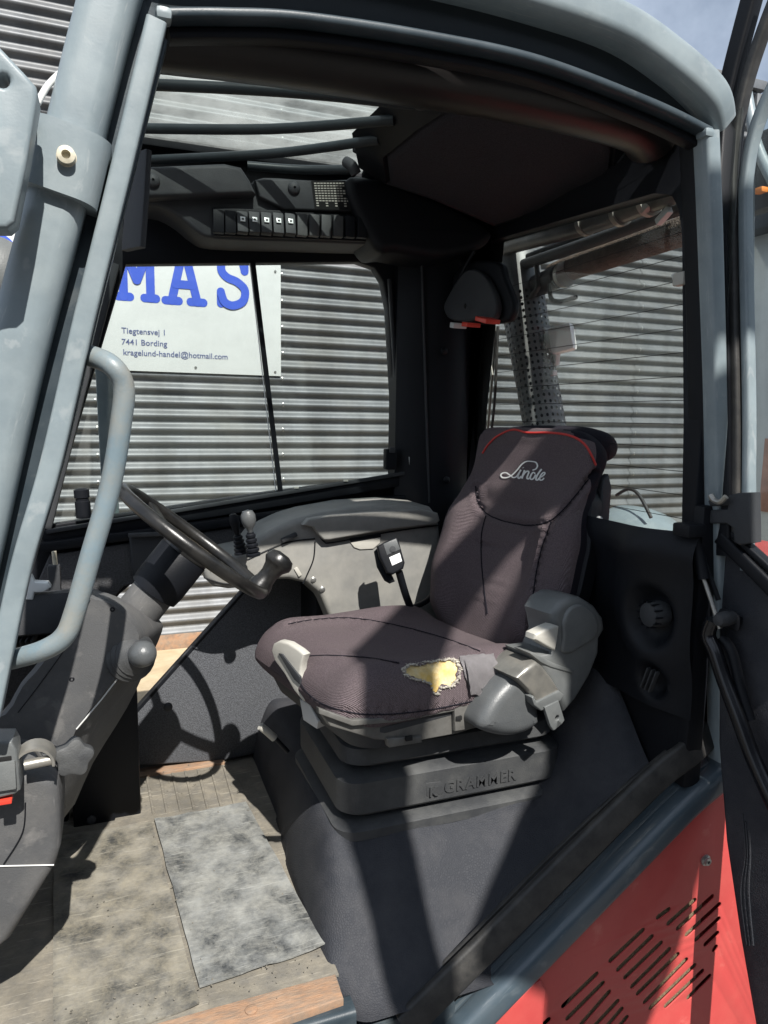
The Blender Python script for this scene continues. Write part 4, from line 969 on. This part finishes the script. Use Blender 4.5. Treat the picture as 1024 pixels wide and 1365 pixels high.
CS = [[(384, 832), (420, 826), (470, 824), (530, 834), (590, 850), (640, 868)], [(404, 875), (440, 874), (490, 877), (532, 884)], [(398, 905), (412, 925), (440, 942), (490, 952), (560, 948), (640, 932)]]
BS = [[(634, 648), (637, 668), (650, 685), (680, 697), (712, 700), (733, 694), (750, 680), (770, 657), (792, 630)], [(648, 688), (642, 715), (643, 760), (650, 818)], [(735, 696), (722, 732), (713, 775), (708, 820), (706, 850)]]
for p_, d_ in zip(CS, (.008, .006, .004)): groove(bm, p_, d_, .007, bvh)
fix(bm); bvh = BVHTree.FromBMesh(bm)
hole2d = [(538, 893), (545, 888), (560, 884), (580, 881), (597, 879), (607, 881), (612, 892), (609, 905), (602, 913), (592, 917), (578, 913), (562, 908), (548, 903), (541, 900)]
jag = []
for k_, (a_, b_) in enumerate(zip(hole2d, hole2d[1:]+hole2d[:1])):
    for f_ in (0, .34, .67): jag.append((a_[0]+(b_[0]-a_[0])*f_+random.uniform(-1.6, 1.6), a_[1]+(b_[1]-a_[1])*f_+random.uniform(-1.3, 1.5)))
jag = [(x, y+(9 if 574 < x < 586 and y > 905 else 0)) for x, y in jag]
hole2d = jag
h3 = [drape(x, y, bvh) for x, y in hole2d]; hc = sum(h3, Vector())/len(h3)
def inpoly(p, poly):
    r = False; n = len(poly)
    for i in range(n):
        x1, y1 = poly[i]; x2, y2 = poly[i-1]
        if (y1 > p[1]) != (y2 > p[1]) and p[0] < (x2-x1)*(p[1]-y1)/(y2-y1)+x1: r = not r
    return r
# hole outline in the cushion's own (s, w+height) chart
def chart(p):
    d = p-SO; return (d.dot(SF), d.dot(SN)-d.z*.9)
hch = [chart(p) for p in h3]
bm.faces.ensure_lookup_table()
kill = [f for f in bm.faces if f.normal.z > -.2 and (f.calc_center_median()-hc).length < .09 and inpoly(chart(f.calc_center_median()), hch)]
bmesh.ops.delete(bm, geom=kill, context='FACES')
new('seat_cushion', bm, MT['fabric'], seat, 60)['label'] = 'plum grey knitted cushion, torn open at the near edge'
nh = Vector((0, 0, .75))+SN*.65; nh.normalize()
bm = bmesh.new(); rim = spline(h3, 2, True); secs = []
for s_, dp in ((1.14, .004), (1.0, -.003), (.97, -.02), (.84, -.034), (.55, -.036), (.3, -.03), (.05, -.034)):
    secs.append([hc+(p-hc)*s_+nh*(dp+(.0035*math.sin(k*1.7)+.003*math.sin(k*.6+s_*9) if s_ < 1 else 0)) for k, p in enumerate(rim)])
skin(bm, secs[1:], cap=True); new('exposed_foam', fix(bm), MT['foam'], seat, 60)
# frayed rim: short threads
bm = bmesh.new()
for k in range(420):
    t = (random.gauss(random.choice((.1, .3, .62, .7, .85)), .07) % 1)*len(rim); p = rim[int(t) % len(rim)]
    o_ = (p-hc).normalized(); p = hc+(p-hc)*(.93+.17*random.random())+nh*.001
    dr = (o_*random.uniform(-.9, .7)+nh*random.uniform(.15, 1)+Vector((random.uniform(-1, 1), random.uniform(-1, 1), random.uniform(-.6, .9)))*.7).normalized()
    l = random.uniform(.002, .007)*(1.9 if (p.y > hc.y+.01 and random.random() < .35) else 1); tg = nh.cross(o_); dr = (dr+tg*random.uniform(-1.6, 1.6)).normalized(); sd = dr.orthogonal().normalized()*.0007
    b_ = dr+Vector((random.uniform(-1, 1), random.uniform(-1, 1), random.uniform(-1, .3)))*.8
    v_ = [bm.verts.new(q) for q in (p-sd, p+sd, p+dr*l*.5+sd, p+dr*l*.5-sd)]; v2 = [bm.verts.new(q) for q in (p+dr*l*.5+b_*l*.5+sd*.4, p+dr*l*.5+b_*l*.5-sd*.4)]
    bm.faces.new(v_); bm.faces.new((v_[3], v_[2], v2[0], v2[1]))
f_ = new('frayed_threads', bm, MT['fray'], seat); f_['kind'] = 'stuff'
bm = bmesh.new()
for k in range(260):
    p = rim[random.randrange(len(rim))]; p = hc+(p-hc)*random.uniform(.97, 1.06)+nh*.002
    r_ = bmesh.ops.create_icosphere(bm, subdivisions=1, radius=1)['verts']
    bmesh.ops.transform(bm, matrix=Matrix.Translation(p) @ Matrix.Rotation(random.random()*6, 4, 'Z') @ Matrix.Diagonal((random.uniform(.002, .006), random.uniform(.0015, .0035), random.uniform(.001, .003), 1)), verts=r_)
f_ = new('torn_fluff', bm, MT['fray'], seat); f_['kind'] = 'stuff'
# lifted scraps of cloth round the tear
for a_, b_ in ((3, 8), (16, 22), (24, 30), (33, 39)):
    bm = bmesh.new(); i0, i1 = int(a_/42*len(rim)), int(b_/42*len(rim)); A, B, C_ = [], [], []
    for k in range(i0, i1+1):
        p = rim[k % len(rim)]; o_ = (p-hc).normalized(); t_ = math.sin(math.pi*(k-i0)/(i1-i0)); j_ = .6+.5*abs(math.sin(k*2.3))
        A.append(p+o_*.004+nh*.0016); B.append(p+nh*(.0045*t_+.001)); C_.append(p-o_*.0075*t_*j_+nh*(.004*t_*j_-.001))
    skin(bm, [A, B, C_], closed=False, cap=False); new('torn_cloth', fix(bm), MT['fabric'], seat, 60)
# tape patch
def patch(name, rows, off, m_, tree=None, th=.0012):
    bm = bmesh.new(); rr = []
    for a, b, n in rows: pass
def quadpatch(name, q, nu, nv, off, m_, curl=None):
    bm = bmesh.new(); rows = []
    for i in range(nu+1):
        row = []
        for j in range(nv+1):
            u_, v_ = i/nu, j/nv
            x = (q[0][0]*(1-u_)+q[1][0]*u_)*(1-v_)+(q[3][0]*(1-u_)+q[2][0]*u_)*v_
            y = (q[0][1]*(1-u_)+q[1][1]*u_)*(1-v_)+(q[3][1]*(1-u_)+q[2][1]*u_)*v_
            if j in (0, nv) or i in (0, nu): x += random.uniform(-1, 1); y += random.uniform(-1, 1)
            p = drape(x, y, bvh, off+(curl(u_, v_) if curl else 0)+random.uniform(0, .0008))
            row.append(p)
        rows.append(row)
    last = None
    for r_ in rows:
        for j, p in enumerate(r_):
            if p is None: r_[j] = last+Vector((.004, 0, -.004)) if last else hc
            last = r_[j]
    skin(bm, rows, closed=False, cap=False)
    ex = bmesh.ops.solidify(bm, geom=list(bm.faces), thickness=-.0012)
    return new(name, fix(bm), m_, seat, 50)
quadpatch('tape_patch', [(611, 876), (655, 873), (672, 910), (624, 920)], 14, 10, .005, MT['tape'], lambda u_, v_: .006*max(0, v_-.8)*5*abs(math.sin(u_*9))*.5+.004*sm(.85, 1, u_))['label'] = 'grey tape over the torn cushion edge'
quadpatch('tape_flap', [(617, 880), (628, 895), (640, 925), (624, 925)], 8, 8, .009, MT['tape'], lambda u_, v_: .004*math.sin(v_*3))
# backrest
BB = Vector((0, 0, 0)); BL_ = .63
UV_ = (SF*-.285+ZU*.958).normalized(); MN = (SF*.958+ZU*.285).normalized()
def prof(t, tab):
    for (a, x), (b, y) in zip(tab, tab[1:]):
        if t <= b: return x+(y-x)*sm(a, b, t)
    return tab[-1][1]
WT = [(0, .19), (.12, .235), (.32, .268), (.5, .264), (.68, .238), (.85, .226), (1, .218)]
def bk_(i, j, NB=110, NJ=112, gro=0, back=None):
    t = i/NB; th = 2*math.pi*j/NJ; c_, s_ = math.cos(th), math.sin(th)
    W = prof(t, WT)
    k = 1
    if t > .9: k = math.sqrt(max(.0, 1-((t-.9)/.1)**2.4))
    if t < .05: k = math.sqrt(max(.0, 1-((.05-t)/.05)**2))
    k = max(k, .03)
    q = math.copysign(abs(c_)**.45, c_); w_ = W*q*(.7+.3*k)+.012*sm(.6, .95, t); aq = abs(q)
    Tf, Tb = .04, .045+.055*sm(.72, .95, t)
    if s_ >= 0:
        m_ = Tf*abs(s_)**.55*min(1, k*1.6)**.7
        win = sm(0, .15, t)*(1-sm(.55, .78, t))
        m_ += abs(s_)**.5*k*(.044*sm(.4, .74, aq)*win+.02*math.exp(-((t-.22)/.16)**2)*(1-aq*aq)+.016*sm(.62, .72, t)*(1-aq*aq*.8)+.008*sm(.9, .97, t))
        th_ = .6+.27*max(0, (aq-.28)/.72)**1.25
        sw = .4+.06*sm(.3, .0, t)-.02*sm(.3, .6, t)
        m_ += .0018*math.sin(t*17+q*3)*math.sin(q*6)
    else: m_ = -Tb*abs(s_)**.6*k
    lean = .02*sm(.75, 1, t)
    return S3(-.318, 0, .515)+UV_*(t*BL_)+SN*w_+MN*(m_+lean)
bm = bmesh.new(); secs = [[bk_(i, j) for j in range(112)] for i in range(111)]; skin(bm, secs); fix(bm)
bvb = BVHTree.FromBMesh(bm)
for p_, d_ in zip(BS, (.014, .012, .012)): groove(bm, p_, d_, .008, bvb)
fix(bm); bvb = BVHTree.FromBMesh(bm)
bo_ = new('backrest', bm, MT['fabric'], seat, 60); bo_.data.materials.append(MT['fabric_dark'])
for p in bo_.data.polygons:
    c = p.center-S3(-.318, 0, .515)
    if c.dot(MN) < .012 or (c.dot(UV_)/BL_ > .955 and c.dot(MN) < .062): p.material_index = 1
pip = [drape(x, y, bvb, .001) for x, y in [(644, 604), (652, 592), (664, 581), (684, 573), (704, 577), (730, 577), (752, 579), (768, 584), (780, 593), (788, 606), (794, 620)]]
pip = [p for p in pip if p]
if len(pip) > 3: tube('red_piping', pip, .0032, MT['piping'], seat, seg=8)
# script logo embroidered on the headrest, stroke by stroke
def zl(x, y): return (640+x/8.533, 580+y/8.533)
ST = [([(600, 400), (640, 385), (658, 350), (640, 312), (590, 300), (530, 302), (480, 335), (440, 385), (400, 430), (360, 465), (315, 485), (265, 485), (245, 460), (262, 436), (305, 430), (345, 455), (385, 485), (415, 480), (440, 455), (465, 415)], 11),
      ([(470, 395), (448, 440), (436, 480), (452, 492), (475, 470)], 13), ([(494, 368), (498, 374)], 13),
      ([(512, 400), (494, 450), (482, 496)], 13), ([(490, 465), (520, 425), (548, 410), (560, 425), (548, 460), (540, 490), (556, 500), (578, 480)], 12),
      ([(632, 440), (610, 425), (588, 450), (576, 485), (590, 506), (618, 490), (640, 450)], 12), ([(706, 388), (680, 420), (650, 470), (642, 505), (660, 512), (680, 490)], 13),
      ([(680, 485), (712, 470), (742, 440), (734, 425), (710, 440), (686, 480), (690, 512), (715, 510), (735, 490)], 11)]
for pts, wd_ in ST:
    c2 = spline([Vector((x, y, 0)) for x, y in pts], 5); bm = bmesh.new(); A, B = [], []
    for i, p in enumerate(c2):
        t = (c2[min(i+1, len(c2)-1)]-c2[max(i-1, 0)]).normalized(); hw = wd_*(.55+.25*abs(t.y))
        n_ = Vector((-t.y, t.x, 0))
        a = drape(*zl(*(p+n_*hw)[:2]), bvb, .0016+.00002*i); b = drape(*zl(*(p-n_*hw)[:2]), bvb, .0016+.00002*i)
        if a and b: A.append(a); B.append(b)
    if len(A) > 1:
        skin(bm, [A, B], closed=False, cap=False); new('logo_stroke', bm, MT['silver'], seat, 80)
# back shell
bm = bmesh.new(); secs = []
for i in range(31):
    t = .12+.76*i/30; W = prof(t, WT)*1.0; e = math.sqrt(max(.02, 1-abs(2*i/30-1)**6)); o0 = S3(-.318, 0, .515)+UV_*(t*BL_)
    bk2 = -.045-.055*sm(.72, .95, t)
    secs.append([o0+SN*(W*e*x)+MN*y for x, y in ((-.97, .0), (-1.03, -.01), (-1.03, -.05), (-.9, bk2-.03), (0, bk2-.045), (.9, bk2-.03), (1.03, -.05), (1.03, -.01), (.97, .0))])
skin(bm, secs); new('back_shell', fix(bm), MT['black'], seat, 50)
def BP(pts, w): return [at(x, y, P=S3(0, w, 0), N=SN) for x, y in pts]
plate('side_strip', [BP([(805, 640), (812, 632), (816, 650), (812, 700), (806, 742), (797, 745), (798, 700)], .235)], MT['charcoal'], seat, SN, .02, .004)
latheo('round_sticker', BP([(798, 696)], .249)[0], SN, [(.016, 0), (.016, .002), (0, .0022)], MT['silver'], seat)
boxo('seat_latch', BP([(800, 772)], .25)[0], (.014, .012, .055), MT['steel'], seat, rot=Matrix.Rotation(R(14), 3, 'Y'), bev=.004)
# pivot cover and belt housing on the near side
pv = plate('pivot_cover', [BP([(738, 820), (748, 804), (762, 796), (778, 797), (796, 808), (807, 823), (809, 840), (802, 852), (801, 872), (789, 902), (770, 934), (754, 952), (742, 928), (724, 896), (710, 874), (736, 870), (744, 850), (741, 833)], .335)], MT['pivot'], seat, SN, .11, .02, seg=5, ang=50)
plate('pivot_boss', [spline(BP([(752, 830), (760, 812), (776, 806), (792, 816), (799, 834), (795, 850), (778, 862), (760, 872), (750, 868), (752, 850)], .342), 4, True)], MT['pivot'], seat, SN, .03, .008, seg=4, ang=60)
plate('pivot_ridge', [BP([(705, 870), (712, 870), (738, 884), (766, 894), (763, 898), (735, 890), (722, 884)], .338)], MT['pivot'], seat, SN, .05, .003)
plate('recline_lever', [BP([(713, 853), (714, 846), (730, 838), (740, 834), (746, 835), (744, 852), (741, 868), (736, 866), (722, 858)], .345)], MT['offwhite'], seat, SN, .035, .006, seg=3)
bh_ = plate('belt_housing', [spline(BP([(644, 972), (652, 950), (668, 925), (688, 906), (702, 908), (718, 930), (724, 955), (722, 968), (705, 980), (682, 985), (658, 981)], .33), 3, True)], MT['pivot_dark'], seat, SN, .1, .03, seg=6, ang=60)
plate('belt_collar', [BP([(689, 904), (702, 892), (716, 882), (724, 888), (738, 906), (748, 922), (734, 930), (718, 940), (706, 922)], .347)], MT['steel'], seat, SN, .11, .01, seg=4, ang=60)
plate('collar_rim', [BP([(716, 936), (746, 921), (752, 926), (748, 934), (722, 948), (712, 940), (709, 930), (712, 928)], .353)], MT['pivot'], seat, SN, .03, .003)
a_ = BP([(743, 957)], .357)[0]; u = SN.orthogonal().normalized(); v = SN.cross(u)
plate('belt_anchor', [BP([(726, 943), (745, 934), (753, 960), (749, 966), (744, 962), (742, 972), (738, 974), (734, 968)], .357), [a_+(u*math.cos(k*math.pi/5)+v*math.sin(k*math.pi/5))*.0065 for k in range(10)]], MT['pivot'], seat, SN, .01, .002)
# pale handle on the front of the cushion, weight lever
FP_ = S3(.285, 0, 0); FN_ = (SF+SN*.25).normalized()
def FR(pts, off=0): return [at(x, y, P=FP_+SF*off, N=FN_) for x, y in pts]
hd = plate('front_handle', [FR([(361, 867), (364, 858), (372, 854), (384, 857), (398, 866), (406, 873), (402, 884), (400, 898), (402, 912), (412, 930), (404, 936), (392, 922), (378, 898), (366, 882)], .018)], MT['offwhite'], seat, FN_, .022, .006, seg=3)
plate('handle_slot', [FR([(371, 871), (376, 872), (400, 903), (400, 913), (392, 906)], .022)], MT['charcoal'], seat, FN_, .006, .001)
plate('handle_stem', [FR([(399, 932), (412, 938), (424, 962), (422, 972), (404, 960)], -.03)], MT['silver'], seat, FN_, .03, .003)
tube('weight_lever', [at(384, 1002, Y=.6), at(368, 985, Y=.6), at(358, 975, Y=.6)], .006, MT['black'], seat, seg=10)
tube('lever_grip', [at(366, 984, Y=.6), at(356, 975, Y=.6), at(347, 968, Y=.6)], .0105, MT['offwhite'], seat, seg=12)

# rolled top of the headrest
bm = bmesh.new()
hp = [S3(-.318, 0, .515)+UV_*(BL_*t)+SN*w_+MN*y for t, w_, y in ((.93, -.19, -.03), (.968, -.12, -.04), (.98, 0, -.045), (.98, .12, -.05), (.972, .17, -.055), (.96, .212, -.06))]
sweep(bm, spline(hp, 8), [(x*.042, y*.062) for x, y in circ(1, 20)], side=MN, scale=lambda t: max(.12, math.sqrt(max(0, 1-abs(2*t-1)**7))))
new('headrest_roll', bm, MT['fabric_dark'], seat)

# unseen frame behind the camera, outline shaped to cast the shadow bands
HF = empty('sun_blocker', (1.0, -1.9, -.6), 'unseen grey plate frame added to cast shadow bands on seat and hatch', 'sun blocker')
def HP(name, pts): return plate(name, [[(x, -1.9, z) for x, z in pts]], MT['paint_dark'], HF, (0, 1, 0), .05, .004)
HP('blocker_post', [(.55, -.6), (.68, -.6), (.735, 2.5), (.75, 2.95), (.78, 3.12), (1.02, 3.52), (1.14, 3.64), (1.3, 3.6), (1.62, 3.58), (1.62, 3.92), (1.19, 3.88), (1.1, 3.84), (.96, 3.74), (.78, 3.48), (.62, 3.24), (.58, 3.0), (.6, 2.5)])
HP('blocker_brace', [(1.2, 3.62), (1.3, 3.62), (1.26, 3.42), (1.17, 3.2), (1.12, 3.05), (1.02, 3.15), (1.06, 3.34)])
HP('blocker_panel', [(.96, -.6), (.95, 2.17), (.78, 2.29), (.89, 2.48), (1.02, 2.68), (1.13, 2.81), (1.12, 3.1), (1.14, 3.4), (1.345, 3.5), (1.345, 2.75), (1.39, 2.43), (1.32, 2.16), (1.2, 1.9), (1.16, -.6)])
boxo('blocker_foot', (.86, -1.9, -.57), (.9, .4, .06), MT['paint_dark'], HF, bev=.01)

def seam(pts, tree, r_=.0016, m_='fabric_dark', off=.0011):
    c2 = spline([Vector((x, y, 0)) for x, y in pts], 16); q = [drape(p.x, p.y, tree, off) for p in c2]; q = [p for p in q if p]
    if len(q) > 3: tube('seam', q, r_, MT[m_], seat, smooth=False, seg=6)
for p_ in BS: seam(p_, bvb, .0018)
for p_ in CS: seam(p_, bvh, .0014)

# small fixings on the steering console
for x_, y_ in ((150, 812), (96, 905), (30, 1040), (196, 862)):
    latheo('console_screw', at(x_, y_, Y=.368), NY, [(.007, -.004), (.007, .002), (.004, .004), (0, .002)], MT['black'], sc_, 12)
tube('console_seam', L([(120, 800), (96, 850), (62, 900), (24, 950)], Y=.365), .0012, MT['black'], sc_, seg=6)
tube('console_cable', [at(20, 985, Y=.2), at(48, 1000, Y=.18), at(70, 1040, Y=.16), at(86, 1075, Y=.25)], .004, MT['rubber'], FK, seg=8)

boxo('rear_corner_trim', (1.236, .022, .64), (.05, .06, .66), MT['black'], FK, bev=.008)
# unseen hall added behind the camera to block low sky light
hl = empty('sky_blocker_hall', (2, -12, -.6), 'unseen dark grey hall added across the yard to block sky light', 'building')
boxo('wall', (2, -12.5, 2.4), (30, 4, 6), MT['charcoal'], hl)
boxo('roof', (2, -12.5, 5.5), (30.6, 4.6, .25), MT['paint_dark'], hl)
for k in range(3):
    gt = boxo('gate', (-6+k*8, -10.46, 1.4), (4, .08, 4), MT['paint_dark'], hl)
    for q in range(6): boxo('gate_panel', (-6+k*8, -10.4, -.3+q*.66), (3.9, .05, .62), MT['paint_dark'], gt)
